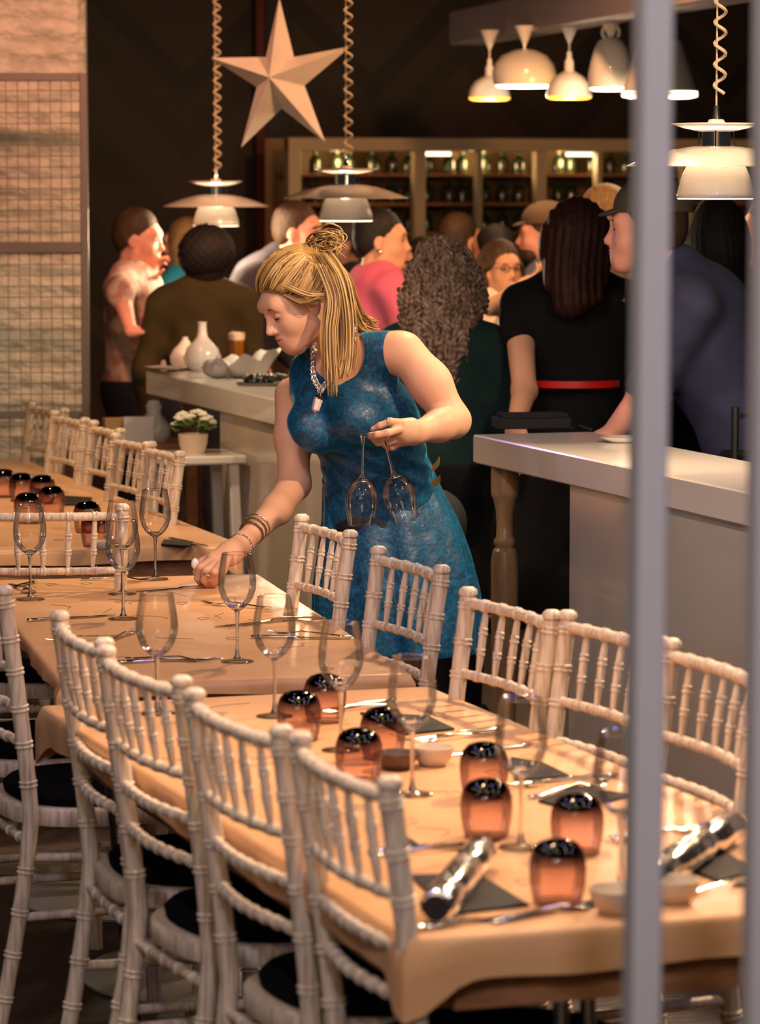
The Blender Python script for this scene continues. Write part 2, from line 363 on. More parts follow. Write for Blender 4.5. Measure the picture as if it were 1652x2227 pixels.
# herringbone dark timber of the back wall
def timber_mat():
    m = mat('dark_timber_cladding', (0.02, 0.012, 0.008), 0.6); nt = m.node_tree; N = nt.nodes; Lk = nt.links; b = N['Principled BSDF']
    tc = N.new('ShaderNodeTexCoord'); sp = N.new('ShaderNodeSeparateXYZ'); Lk.new(tc.outputs['Object'], sp.inputs[0])
    pp = N.new('ShaderNodeMath'); pp.operation = 'PINGPONG'; pp.inputs[1].default_value = 0.55; Lk.new(sp.outputs['X'], pp.inputs[0])
    ad = N.new('ShaderNodeMath'); ad.operation = 'ADD'; Lk.new(pp.outputs[0], ad.inputs[0]); Lk.new(sp.outputs['Z'], ad.inputs[1])
    mu = N.new('ShaderNodeMath'); mu.operation = 'MULTIPLY'; mu.inputs[1].default_value = 6.0; Lk.new(ad.outputs[0], mu.inputs[0])
    fl = N.new('ShaderNodeMath'); fl.operation = 'FLOOR'; Lk.new(mu.outputs[0], fl.inputs[0])
    cb = N.new('ShaderNodeCombineXYZ'); Lk.new(fl.outputs[0], cb.inputs[0]); wn = N.new('ShaderNodeTexWhiteNoise'); Lk.new(cb.outputs[0], wn.inputs['Vector'])
    r = N.new('ShaderNodeValToRGB'); r.color_ramp.elements[0].color = (0.008, 0.005, 0.004, 1); r.color_ramp.elements[1].color = (0.045, 0.024, 0.015, 1); Lk.new(wn.outputs['Value'], r.inputs[0]); Lk.new(r.outputs[0], b.inputs['Base Color'])
    return m
M['timber'] = timber_mat()
# ================================================================ the room
AR = math.radians(17.8)                          # the room's long axis, seen from the camera axis
LD = Vector((math.sin(AR), -math.cos(AR), 0))    # from the far left towards the camera and right
CD = Vector((math.cos(AR), math.sin(AR), 0))     # across, to the right
def struct(name, mb, m):
    o = mb.build(name, m, smooth=None); o['kind'] = 'structure'; return o
BW = Vector((-0.6, 19.5, 0))                     # a point on the back wall
mb = MB()
o = MB().box((0, 0, -0.05), (14, 27, 0.1)).build('floor', M['floor'], smooth=None); o['kind'] = 'structure'; o.location = (0, 8.5, 0); o.rotation_euler = (0, 0, AR)
o = MB().box((0, 0, 0), (14, 0.2, 4.2)).build('wall_back', M['timber'], smooth=None); o['kind'] = 'structure'; o.location = BW + Vector((0, 0, 2.1)); o.rotation_euler = (0, 0, AR)
o = MB().box((0, 0, 0.05), (14, 27, 0.1)).build('ceiling', mat('dark_ceiling', (0.012, 0.010, 0.010), 0.8), smooth=None); o['kind'] = 'structure'; o.location = (0, 8.5, 4.0); o.rotation_euler = (0, 0, AR)
o = MB().box((0, 0, 0), (12, 0.2, 4.2)).build('wall_front', mat('warm_beige_wall', (0.50, 0.38, 0.26), 0.7), smooth=None); o['kind'] = 'structure'; o.location = (0.5, -3.6, 2.1)
# painted brick pier at the left with dim bevelled corner
pr = PY(166, 500, 13.4)
mb = MB(); mb.box((0, 0, 0), (0.95, 0.35, 4.0), bev=0.03)
o = mb.build('wall_left', M['brick'], smooth=None); o['kind'] = 'structure'; o.location = (pr.x - 0.475 * math.cos(AR) + 0.02, 13.55 - 0.475 * math.sin(AR), 2.0); o.rotation_euler = (0, 0, AR * 0.2)
# dark red strip and dark upright on the back wall
for px, w, m_, nm in ((563, 0.05, mat('dark_red_paint', (0.09, 0.008, 0.008), 0.6), 'trim_1'), (600, 0.13, M['black'], 'trim_2')):
    c = PY(px, 380, 19.1)
    o = MB().box((0, 0, 0), (w, 0.05, 3.2)).build(nm, m_, smooth=None); o['kind'] = 'structure'; o.location = (c.x, 19.25, 1.6); o.rotation_euler = (0, 0, AR)

# ================================================================ tables
def rect_from(nr, fr, width, side=-1, L=None):
    """near-right, far-right corners -> frame (origin nr, direction away u, across v)"""
    u = (fr - nr); L = L or u.length; u = u.normalized(); v = Vector((-u.y, u.x, 0)) * (1 if side < 0 else -1)
    return nr, u, v, width, L
def paper_mesh(nr, u, v, w, L, z, drop, seed, corner=None):
    rs = np.random.default_rng(seed); pts = []; nrm = []
    def edge(a, b, nn):
        n = max(2, int((b - a).length / 0.02))
        for i in range(n): pts.append(a + (b - a) * (i / n)); nrm.append(nn)
    c = [nr, nr + v * w, nr + v * w + u * L, nr + u * L]
    edge(c[0], c[1], -u); edge(c[1], c[2], v); edge(c[2], c[3], u); edge(c[3], c[0], -v)
    n = len(pts); ph = rs.uniform(0, 6, 6)
    # smooth normals near corners
    NN = np.array([tuple(q) for q in nrm]); K = 3
    NS = sum(np.roll(NN, k, 0) for k in range(-K, K + 1)); NS /= np.linalg.norm(NS, axis=1, keepdims=True)
    P = np.array([tuple(q) for q in pts]); V = []
    s = np.arange(n) * 0.02
    wob = 0.35 * np.sin(s * 9 + ph[0]) + 0.3 * np.sin(s * 23 + ph[1]) + 0.2 * np.sin(s * 51 + ph[2])
    cr = np.array([min((Vector(q) - k).length for k in c) for q in P])
    for off, dz, wv in ((0, 0, 0), (0.006, -0.0015, 0), (0.011, -0.006, 0), (0.013, -0.014, .002), (0.013, -drop * .6, .004), (0.012, -drop, .007)):
        q = P + NS * (off + wv * wob[:, None] - 0.02 * (1 if off == 0 else 0) * 0)
        q[:, 2] = z + dz + (0 if wv == 0 else wv * .5 * np.sin(s * 14 + ph[3]))
        if wv: q[:, 2] -= np.exp(-(cr / 0.05) ** 2) * drop * (0.9 if wv > .005 else .3); q[:, :3] += NS * (np.exp(-(cr / 0.05) ** 2) * 0.012)[:, None]
        V.append(q)
    F = [list(range(n))[::-1]]
    for k in range(len(V) - 1):
        for i in range(n): j = (i + 1) % n; F.append([k * n + i, (k + 1) * n + i, (k + 1) * n + j, k * n + j][::-1])
    mbp = MB(); mbp.add(np.concatenate(V), [F[0][::-1]] + [q[::-1] for q in F[1:]]); return mbp
def doodles(mbd, nr, u, v, w, L, z, n, seed):
    rs = random.Random(seed)
    for i in range(n):
        c = nr + v * rs.uniform(0.08, w - 0.08) + u * rs.uniform(0.08, L - 0.08); a0 = rs.uniform(0, 6); kind = i % 3; pts = []
        if kind == 0:
            for k in range(22): t = k / 21 * 2 * PI; pts.append((c.x + 0.012 * math.cos(t) * (1 + .3 * math.sin(3 * t)), c.y + 0.02 * math.sin(t), z))
        elif kind == 1:
            x, y = c.x, c.y
            for k in range(16): x += 0.008 * math.cos(a0); y += 0.008 * math.sin(a0); a0 += rs.uniform(-.6, .6); pts.append((x, y, z))
        else:
            for k in range(26): t = k / 25; pts.append((c.x + 0.09 * t * math.cos(a0), c.y + 0.09 * t * math.sin(a0) + 0.008 * math.sin(t * 30), z))
        mbd.tube(pts, 0.0006, 4)
def table(name, label, frame, seed, drop, ndood):
    nr, u, v, w, L = frame; z = 0.75
    c0 = nr + v * (w / 2) + u * (L / 2); root = empty('restaurant_table', (c0.x, c0.y, 0), 0, label, 'table')
    R = Matrix((v, u, Vector((0, 0, 1)))).transposed()
    MB().box((c0.x, c0.y, z - 0.0175), (w - 0.004, L - 0.004, 0.030), R, bev=0.003).build('tabletop', M['tabwood'], root, None, world=True)
    mb = MB()
    for s, a in ((0, 1), (1, 1)):
        p = nr + v * (w * .5) + u * (0.05 + s * (L - .1)); mb.box((p.x, p.y, z - 0.075), (w - .14, 0.02, 0.085), R)
    for s in (0.06, w - 0.06):
        p = nr + v * s + u * (L / 2); mb.box((p.x, p.y, z - 0.075), (0.02, L - .12, 0.085), R)
    mb.build('apron', M['tabwood'], root, None, world=True)
    p = paper_mesh(nr - u * 0.004 - v * 0.004, u, v, w + .008, L + .008, z, drop, seed); po = p.build('paper_table_cover', M['paper'], None, 50)
    po.data.transform(Matrix.Translation(-c0)); po.location = c0
    mbd = MB(); doodles(mbd, nr, u, v, w, L, z + 0.0002, ndood, seed); mbd.build('pencil_drawing', M['pencil'], po, None, world=True)['kind'] = 'stuff'
    return root, po, R
nearF = rect_from(PZ(1640, 1790, .75) + (PZ(1640, 1790, .75) - PZ(925, 1496, .75)) * 0.22, PZ(925, 1496, .75), 0.72)
# put the near edge where the photo shows the corner
nl = PZ(905, 2035, .75); fr_ = PZ(925, 1494, .75); u_ = (fr_ - PZ(1640, 1790, .75)); u_.z = 0; u_.normalize(); v_ = Vector((-u_.y, u_.x, 0))
d_ = nl - fr_; wN = d_.dot(v_); LN = -d_.dot(u_); nearF = (fr_ - u_ * LN, u_, v_, wN, LN)
tN, pN, RN = table('near', 'long paper-covered table nearest the camera, set with smoked tumblers', nearF, 3, 0.062, 26)
tag(pN, 'brown paper cover over the long table nearest the camera', 'tablecloth')
nr = PZ(880, 1463, .75); fr = PZ(553, 1249, .75)
midF = rect_from(nr, fr, 0.70)
tM, pM, RM = table('mid', 'paper-covered table under the waitress reaching hand', midF, 5, 0.032, 26)
tag(pM, 'brown paper cover lit glossy on the table where the waitress lays cutlery', 'tablecloth')
nr = PZ(508, 1180, .75); fr = PZ(150, 1040, .75); u = (fr - nr).normalized()
farF = (nr, u, Vector((-u.y, u.x, 0)), 0.78, 3.1)
tF, pF, RF = table('far', 'far paper-covered table at the left behind the chair back', farF, 9, 0.045, 14)
tag(pF, 'brown paper cover over the far left table', 'tablecloth')
# pedestals of the middle table, rods of the near one
for k, (px, py, Yc) in enumerate(((300, 0, 8.30), (473, 0, 7.46))):
    c = Vector(((px - CX) * Yc / FPX, Yc, 0)); mb = MB()
    mb.lathe([(0.0, 0), (0.31, 0), (0.312, 0.006), (0.305, 0.012), (0.06, 0.016)], 48, (c.x, c.y, 0.0005)); mb.build('base_plate', M['plate'], tM, 40, world=True)
    MB().lathe([(0.03, 0.016), (0.03, 0.69), (0.09, 0.70), (0.09, 0.703)], 20, (c.x, c.y, 0)).build('column', M['steel'], tM, 40, world=True)
def rodleg(t, top, foot, m_):
    mb = MB(); d = Vector((0.018, 0, 0))
    for s in (-1, 1): mb.tube([top + d * s, foot + d * s * .4], 0.0075, 10)
    mb.build('leg', m_, t, 40, world=True)
M['dkrod'] = mat('dark_steel', (0.10, 0.09, 0.09), 0.3, 0.9)
nr, u, v, w, L = nearF
rodleg(tN, nr + v * (w - .1) + u * (L - .12) - Vector((0, 0, .05)), Vector((-0.516, 7.02, 0.003)), M['dkrod'])
rodleg(tN, nr + v * .1 + u * (L - .12) - Vector((0, 0, .05)), (nr + v * .02 + u * (L - .02)) * 1 - Vector((0, 0, .747)), M['dkrod'])
for s in (0.37, 0.08):
    mb = MB(); a = nr + v * (w * (1 - s) if s > .3 else .1) + u * 0.14
    for q in (-1, 1):
        p0 = a + v * 0.02 * q - Vector((0, 0, 0.05)); mb.tube([p0, p0 - Vector((0, 0, .12)), p0 - Vector((0.012 * q, 0, .2)), Vector((p0.x, p0.y, 0.012))], 0.0115, 12)
    mb.box((a.x, a.y, 0.006), (0.12, 0.3, 0.012)); mb.build('leg', M['steel'], tN, 40, world=True)
nr, u, v, w, L = farF
for su in (0.2, 2.8):
    for sv in (.1, .68):
        p = nr + v * sv + u * su; MB().turned((p.x, p.y, 0), (p.x, p.y, .71), [(0, .025), (.1, .03), (.9, .035), (1, .035)], 12).build('leg', M['tabwood'], tF, 40, world=True)

# ================================================================ chiavari chairs
def bamboo(mb, pts, r, rings, seg=12, ringr=1.22, mi=0, endr=None, n0=2):
    """round rod along a polyline with turned double rings at the given fractions"""
    P = [Vector(p) for p in pts]; Ls = [0]
    for a, b in zip(P, P[1:]): Ls.append(Ls[-1] + (b - a).length)
    T = Ls[-1]
    def at(t):
        s = t * T
        for i in range(len(P) - 1):
            if s <= Ls[i + 1] + 1e-9: return P[i].lerp(P[i + 1], (s - Ls[i]) / max(1e-9, Ls[i + 1] - Ls[i]))
        return P[-1]
    e = 0.0028 / T; ts = {0.0: 1, 1.0: 1}
    for i in range(1, 10): ts[i / 10] = 1
    for l in Ls[1:-1]: ts[l / T] = 1
    for q in rings:
        for k in (-2.6, -2.0, -1.2, -.4, .4, 1.2, 2.0, 2.6):
            ts[min(1, max(0, q + k * e))] = {-2.6: 1, -2.0: ringr, -1.2: ringr, -.4: 1.03, .4: 1.03, 1.2: ringr, 2.0: ringr, 2.6: 1}[k]
    tl = sorted(ts); rr = []
    for t in tl:
        b = r if endr is None else r * (endr + (1 - endr) * math.sin(PI * min(1, max(0, t))) ** 0.7)
        rr.append(b * ts[t])
    mb.tube([at(t) for t in tl], rr, seg, mi)
def make_chair():
    root = empty('chiavari_chair', (0, 0, 0))
    ZT, ZL, Z3, Z4, ZS = .938, .801, .727, .655, .496
    def post(s, z):
        # rear post centre line: back leans away above the seat, leg splays below
        if z >= .50: y = -.185 - .055 * ((z - .50) / .46) ** 1.2
        else: y = -.185 - .085 * ((.50 - z) / .5) ** 1.3
        x = s * (.184 + .012 * max(0, (z - .5) / .46)) if z >= .5 else s * (.184 - .01 * (.5 - z) / .5)
        return Vector((x, y, z))
    zs = [0.0, .1, .2, .3, .4, .5, .58, .66, .74, .82, .9, .950]; T = 0
    for s in (-1, 1):
        mb = MB(); P = [post(s, z) for z in zs]; T = .956
        bamboo(mb, P, .0162, [z / T for z in (.14, .23, .315, .40, .575, .655, .728, .803, .868, .938)], 14, 1.17)
        p = post(s, .948); mb.lathe([(.0162, 0), (.013, .003), (.0125, .006), (.018, .010), (.0188, .014), (.0175, .020), (.011, .025), (0, .026)], 16, (p.x, p.y, p.z - .004))
        mb.build('rear_post', M['chair'], root)
    def rail(name, z, rings, r, bow=.02):
        a, b = post(-1, z), post(1, z); pts = [a.lerp(b, t) - Vector((0, bow * math.sin(PI * t), 0)) for t in [i / 10 for i in range(11)]]
        mb = MB(); bamboo(mb, pts, r, rings, 12, 1.2); mb.build(name, M['chair'], root)
    f5 = [.17, .335, .5, .665, .83]
    rail('top_rail', ZT, f5, .0108); rail('back_rail', ZL, f5, .0092)
    rail('back_rail', Z3, [.1 + .115 * i for i in range(8)], .0092); rail('back_rail', Z4, [.1 + .115 * i for i in range(8)], .0092)
    for t in f5:
        a = post(-1, ZL).lerp(post(1, ZL), .5 + (t - .5) * .96) - Vector((0, .02 * math.sin(PI * t), -.008)); b = post(-1, ZT).lerp(post(1, ZT), t) - Vector((0, .02 * math.sin(PI * t), .008))
        mb = MB(); bamboo(mb, [a, b], .0078, [.33, .66], 10, 1.25, endr=.62); mb.build('spindle', M['chair'], root)
    # seat frame: rounded ring, and the black cushion
    def seat_out(ins, n=48):
        pts = []
        for i in range(n):
            a = 2 * PI * i / n; c, s_ = math.cos(a), math.sin(a); e = 2.7
            x = math.copysign(abs(c) ** (2 / e), c) * (.215 - ins + .01 * s_); y = math.copysign(abs(s_) ** (2 / e), s_) * (.21 - ins)
            pts.append((x, y + .005))
        return pts
    mb = MB(); V = []; prof = [(.032, -.018), (.002, -.018), (0, -.012), (0, .012), (.004, .017), (.03, .018), (.034, .014)]; n = 48
    for ins, z in prof: V += [(x, y, ZS + z) for x, y in seat_out(ins, n)]
    F = [[k * n + i, k * n + (i + 1) % n, (k + 1) % 7 * n + (i + 1) % n, (k + 1) % 7 * n + i] for k in range(7) for i in range(n)]
    mb.add(V, F); mb.build('seat_frame', M['chair'], root, 50)
    mb = MB(); V = []
    for ins, z in ((.034, -.01), (.026, .018), (.022, .034), (.034, .046), (.08, .053), (.15, .056)): V += [(x, y, ZS + z) for x, y in seat_out(ins, n)]
    F = [[k * n + i, k * n + (i + 1) % n, (k + 1) * n + (i + 1) % n, (k + 1) * n + i] for k in range(5) for i in range(n)] + [[5 * n + i for i in range(n)], list(range(n - 1, -1, -1))]
    mb.add(V, F); mb.build('seat_cushion', M['cushion'], root, 60)
    for s in (-1, 1):
        mb = MB(); bamboo(mb, [(s * .17, .165, ZS - .012), (s * .18, .18, 0)], .0165, [.3, .5, .7], 14); mb.build('front_leg', M['chair'], root)
        mb = MB(); bamboo(mb, [post(s, .30), (s * .175, .172, .30)], .0095, [.33, .66], 10); mb.build('stretcher', M['chair'], root)
        mb = MB(); bamboo(mb, [post(s, .42), (s * .173, .168, .40)], .0095, [.33, .66], 10); mb.build('stretcher', M['chair'], root)
    mb = MB(); bamboo(mb, [post(-1, .45), post(1, .45)], .0095, [.2, .4, .6, .8], 10); mb.build('stretcher', M['chair'], root)
    mb = MB(); bamboo(mb, [(-.174, .17, .36), (.174, .17, .36)], .0095, [.33, .66], 10); mb.build('stretcher', M['chair'], root)
    return root
chair0 = make_chair(); used = [False]
def chair_at(a, b, face, label, group):
    """a, b: the two finial tops; face +1 looks to the right of a->b"""
    c = (a + b) / 2; d = (b - a); d.z = 0; d.normalize(); y = Vector((-d.y, d.x, 0)) * face   # y = seat forward
    ang = math.atan2(y.y, y.x) - PI / 2; root = chair0 if not used[0] else copy_tree(chair0); used[0] = True
    R = Matrix.Rotation(ang, 3, 'Z'); off = R @ Vector((0, -.24, 0))
    root.location = (c.x - off.x, c.y - off.y, 0); root.rotation_euler = (0, 0, ang); tag(root, label, 'chair', group); return root
def CH(p, q, face, label, group):
    r = chair_at(PZ(*p, .968), PZ(*q, .968), face, label, group); return r
gL, gR, gF = 'whitewashed chairs along the left side of the tables', 'whitewashed chairs along the right side of the tables', 'whitewashed chairs along the far left table'
CHW = 'whitewashed bamboo-turned chair'
CH((645, 1590), (850, 1692), 1, CHW + ' nearest the camera on the left side, its back blurred', gL)
CH((425, 1500), (603, 1575), 1, 'whitewashed spindle-back chair, second from the camera in the left row', gL)
_c = CH((257, 1400), (440, 1472), 1, 'whitewashed spindle-back chair, third from the camera in the left row', gL)
_c.location = _c.location + nearF[2] * .03
_c = CH((160, 1327), (262, 1387), 1, 'whitewashed chair of the left row with its back edge-on by the middle table corner', gL)
_c.location = _c.location + nearF[2] * .03
CH((-115, 1222), (28, 1284), 1, 'whitewashed chair with round black seat at the left edge, only one post whole', gL)
CH((-205, 1165), (-85, 1212), 1, 'chair of which only a black seat shows behind the leftmost post', gL)
CH((655, 1118), (765, 1154), -1, 'whitewashed chair directly in front of the waitress skirt, farthest of the right row', gR)
CH((820, 1187), (967, 1231), -1, 'whitewashed chair in front of the skirt hem, second in the right row', gR)
CH((1018, 1277), (1203, 1328), -1, 'whitewashed chair in front of the turned counter leg', gR)
CH((1243, 1330), (1430, 1382), -1, 'whitewashed chair half hidden behind the grey steel post', gR)
CH((1463, 1390), (1655, 1455), -1, 'whitewashed chair between the two grey steel posts', gR)
CH((-74, 1098), (258, 1096), 1, 'whitewashed chair seen square from behind at the end of the far table', 'chair at the table end')
CH((86, 877), (122, 884), -1, 'farthest whitewashed chair by the far left table, beside the brick pier', gF)
CH((125, 894), (180, 907), -1, 'whitewashed chair in front of the mesh frame post, second farthest by the far table', gF)
CH((207, 915), (260, 931), -1, 'whitewashed chair in front of the brown card box by the far table', gF)
CH((262, 944), (319, 958), -1, 'whitewashed chair in front of the white folded menu by the far table', gF)
CH((329, 963), (384, 979), -1, 'whitewashed chair beside the white flower stool, nearest of the far table row', gF)
# ================================================================ glassware and tableware
ZT = 0.7505
def wine_glass():
    root = empty('wine_glass', (0, 0, 0)); H = .230
    o = [(.006, .108), (.012, .112), (.024, .122), (.034, .137), (.0395, .155), (.0405, .170), (.0390, .188), (.0355, .208), (.0318, .230)]
    mb = MB(); mb.lathe(o, 40, cap=False); i = [(r - .0009, z) for r, z in o[::-1]]
    mb.lathe([(.0318, .230), (.0322, .2306), (.0309, .230)], 40, cap=False)
    mb.build('bowl', M['wine'], root, 180)
    mb = MB(); mb.lathe([(0, .1125), (.006, .1115), (.0052, .104), (.0036, .09), (.0031, .06), (.0036, .03), (.0055, .014), (.009, .007)], 16, cap=False); mb.build('stem', M['stemglass'], root, 180)
    MB().lathe([(.0309, .2298), (.0314, .2308), (.0321, .2308), (.0322, .2298)], 40, cap=False).build('rim', M['stemglass'], root, 180)
    MB().lathe([(0, .1128), (.012, .1132), (.020, .1205), (.012, .1215), (0, .1205)], 24, cap=False).build('bowl_base', M['stemglass'], root, 180)
    mb = MB(); mb.lathe([(0, .0), (.034, .0), (.0353, .0008), (.034, .0022), (.018, .0042), (.009, .0075), (0, .009)], 40, cap=False); mb.build('foot', M['wine'], root, 180)
    return root
g0 = wine_glass(); gused = [0]
def glass(px, py, label, z=ZT, grp='wine glasses standing on the tables'):
    r = g0 if not gused[0] else copy_tree(g0); gused[0] = 1
    p = PZ(px, py - 8, z); r.location = p; r.rotation_euler = (0, 0, random.uniform(0, 6)); return tag(r, label, 'wine glass', grp)
glass(66, 1312, 'empty wine glass at the far left, in front of the chair seen square from behind')
glass(266, 1300, 'empty wine glass behind the other one by the fork, second of an overlapping pair')
glass(268, 1354, 'empty wine glass in front of an overlapping pair on the middle table')
glass(338, 1268, 'empty wine glass at the far edge of the middle table')
glass(342, 1560, 'empty wine glass rising behind the left row of chair backs, dark bowl seen through it')
glass(516, 1447, 'empty wine glass at the middle table edge just below the waitress reaching hand')
glass(597, 1566, 'empty wine glass on the near table corner, left of the smoked tumblers')
glass(741, 1640, 'empty wine glass between the two pairs of smoked tumblers')
glass(896, 1736, 'empty wine glass with its foot near the beige sauce bowl')
glass(1132, 1852, 'empty wine glass beside the tall smoked tumbler, left of the steel post')
glass(1348, 1948, 'empty wine glass partly hidden by the steel post at the near end')
def tumbler():
    root = empty('smoked_tumbler', (0, 0, 0))
    o = [(.0335, 0), (.0365, .012), (.0395, .03), (.0408, .047), (.0395, .063), (.035, .076), (.027, .085), (.014, .0895), (0, .0905)]
    mb = MB(); mb.lathe(o, 40, cap=False); mb.build('glass_wall', M['smoke'], root, 180)
    mb = MB(); mb.lathe([(.0335, 0), (.0322, -.0003), (.031, .0008), (.0325, .0022), (.0338, .0012)], 40, cap=False); mb.build('rim', mat('rose_glass', (.5, .2, .16), .05, coat=1), root, 180)
    mb = MB(); mb.lathe([(0, .066), (.024, .067), (.031, .073), (.0265, .0835), (.014, .0885), (0, .0895)], 40, cap=False); mb.build('thick_base', M['smoke'], root, 180)
    return root
t0 = tumbler(); tused = [0]
def tumb(px, py, label, grp='smoked tumblers upside down on the near table'):
    r = t0 if not tused[0] else copy_tree(t0); tused[0] = 1
    p = PZ(px, py - 14, ZT + .001); r.location = p; return tag(r, label, 'tumbler', grp)
tumb(650, 1622, 'upturned smoky purple tumbler, left one nearest the small wine glass foot')
tumb(706, 1582, 'upturned smoky tumbler behind another at the far end of the near table')
tumb(832, 1662, 'upturned smoky tumbler in front of the first black napkin')
tumb(780, 1712, 'upturned smoky tumbler beside the brown sauce bowl')
tumb(1052, 1745, 'upturned smoky tumbler half hidden behind the tall one in the table middle')
tumb(1057, 1832, 'upturned smoky rose tumbler beside the wine glass stem, in the table middle')
tumb(1254, 1868, 'upturned smoky tumbler left of the steel post, behind the nearest one')
tumb(1212, 1976, 'largest and nearest upturned smoky tumbler, in front of the others')
gt = 'smoked tumblers on the far left table'
for x, y, l in ((8, 1094, 'smoky tumbler cut by the left edge on the far table'), (47, 1103, 'smoky tumbler on the far table, second from the left edge'), (93, 1108, 'smoky tumbler on the far table beside a paler napkin'), (113, 1134, 'smoky tumbler on the far table above the chair top rail'), (60, 1150, 'smoky tumbler low behind the left wine glass on the far table'), (190, 1170, 'smoky tumbler on the far table left of the pair of wine glasses'), (207, 1200, 'smoky tumbler seen through the chair spindles on the far table')): tumb(x, y, l, gt)
def bowl(px, py, r, h, m_, label, name='sauce_bowl'):
    mb = MB(); mb.lathe([(0, .002), (r * .55, .0), (r * .62, .001), (r * .9, h * .45), (r, h * .95), (r * .985, h), (r * .95, h * .96), (r * .84, h * .5), (r * .5, h * .22), (0, h * .2)], 36)
    o = mb.build(name, m_, None, 180); o.location = PZ(px, py, ZT); return tag(o, label, 'bowl')
bowl(862, 1672, .037, .030, M['brownware'], 'small dark brown sauce bowl beside the beige one')
bowl(941, 1664, .037, .034, M['stoneware'], 'small beige sauce bowl right of the brown one')
bowl(1345, 1985, .042, .036, M['stoneware'], 'beige stoneware bowl at the near edge, left of the steel post')
bowl(1465, 1962, .036, .034, M['stoneware'], 'beige stoneware bowl right of the steel post at the near edge')
bowl(219, 1196, .03, .026, M['stoneware'], 'tiny beige bowl at the near end of the far table')
# --- cutlery
def loft(mb, secs, seg=10):
    """secs: (x, halfwidth, halfthick, z)"""
    V = []; n = seg
    for x, w, t, z in secs:
        for i in range(n): a = 2 * PI * i / n; V.append((x, w * math.cos(a), z + t * math.sin(a)))
    F = [[k * n + i, k * n + (i + 1) % n, (k + 1) * n + (i + 1) % n, (k + 1) * n + i] for k in range(len(secs) - 1) for i in range(n)] + [list(range(n - 1, -1, -1)), [(len(secs) - 1) * n + i for i in range(n)]]
    mb.add(V, F)
def knife():
    mb = MB(); loft(mb, [(-.115, .002, .001, .003), (-.112, .0075, .003, .004), (-.09, .007, .0032, .004), (-.04, .0045, .003, .004), (-.015, .0055, .003, .004), (-.005, .009, .0014, .003), (.03, .0095, .001, .0025), (.08, .009, .0008, .002), (.108, .005, .0006, .0018), (.115, .001, .0004, .0016)])
    return mb.build('table_knife', M['silver'], None, 60)
def fork():
    mb = MB(); loft(mb, [(-.10, .002, .001, .003), (-.097, .008, .0018, .0035), (-.07, .0065, .002, .004), (-.01, .003, .0022, .008), (.02, .003, .002, .010), (.04, .009, .0012, .006), (.055, .0115, .001, .004), (.058, .0115, .001, .004)])
    for q in (-1.5, -.5, .5, 1.5): mb.tube([(.055, q * .0062, .004), (.075, q * .0064, .0035), (.098, q * .006, .009)], [.0015, .0013, .0007], 6)
    return mb.build('table_fork', M['silver'], None, 60)
def spoon():
    mb = MB(); loft(mb, [(-.10, .002, .001, .003), (-.097, .008, .0018, .0035), (-.07, .0065, .002, .004), (-.01, .003, .0022, .008), (.03, .003, .002, .009), (.045, .012, .0015, .005), (.065, .0195, .0012, .002), (.085, .016, .0012, .003), (.098, .004, .001, .006)])
    return mb.build('table_spoon', M['silver'], None, 60)
protos = {}
def cutl(kind, a, b, label, off=0.0):
    """a = handle end pixel, b = tip pixel"""
    if kind not in protos: protos[kind] = {'k': knife, 'f': fork, 's': spoon}[kind](); o = protos[kind]
    else: o = protos[kind].copy(); COL.objects.link(o)
    A, B = PZ(*a, ZT), PZ(*b, ZT); d = (B - A).normalized(); c = (A + B) / 2 + Vector((-d.y, d.x, 0)) * off
    o.location = c + Vector((0, 0, .0006)); o.rotation_euler = (0, 0, math.atan2(d.y, d.x))
    return tag(o, label, {'k': 'knife', 'f': 'fork', 's': 'spoon'}[kind], 'silver cutlery laid on the paper')
cutl('k', (470, 1277), (297, 1288), 'table knife being laid down under the waitress fingers')
cutl('f', (213, 1262), (305, 1264), 'table fork with tines up between the wine glass and the waitress hand')
cutl('k', (50, 1353), (262, 1338), 'long table knife lying left of the front wine glass on the middle table')
cutl('f', (262, 1386), (113, 1399), 'table fork with its tines showing left of the chair finial')
cutl('f', (232, 1400), (298, 1374), 'table fork beside the glass behind the left chair backs')
cutl('k', (290, 1442), (450, 1435), 'table knife at the near edge of the middle table, behind the chairs')
cutl('f', (300, 1436), (440, 1440), 'table fork crossed under a knife at the near edge of the middle table', .004)
cutl('f', (600, 1326), (430, 1314), 'table fork with tines pointing left just below the waitress hand')
cutl('k', (672, 1346), (440, 1367), 'table knife pointing left behind the tall wine glass')
cutl('f', (690, 1346), (560, 1356), 'table fork beside the knife at the right edge of the middle table')
cutl('k', (565, 1388), (748, 1390), 'table knife near the right corner of the middle table')
cutl('f', (750, 1386), (600, 1380), 'table fork near the right corner of the middle table', .006)
cutl('s', (5, 1266), (92, 1300), 'dark table spoon at the left edge of the middle table')
cutl('k', (60, 1272), (0, 1285), 'table knife at the far left corner of the middle table')
cutl('k', (840, 1527), (690, 1548), 'table knife between the tumblers and the glass on the near table')
cutl('f', (835, 1534), (700, 1552), 'table fork beside the knife at the far end of the near table', .006)
cutl('k', (1030, 1594), (925, 1605), 'table knife right of the first black napkin')
cutl('f', (1030, 1601), (935, 1612), 'table fork below the first black napkin', .006)
cutl('k', (1095, 1630), (985, 1642), 'table knife behind the tall wine glass on the near table')
cutl('k', (1270, 1695), (1150, 1703), 'table knife beside the second napkin')
cutl('f', (1262, 1702), (1150, 1710), 'table fork beside the second napkin, nearer the camera', .006)
cutl('s', (1137, 1741), (1330, 1702), 'table spoon right of the wine glass stem, its bowl to the right')
cutl('k', (880, 1850), (1010, 1837), 'table knife at the left edge of the near table')
cutl('f', (875, 1860), (1005, 1848), 'table fork at the left edge of the near table', .004)
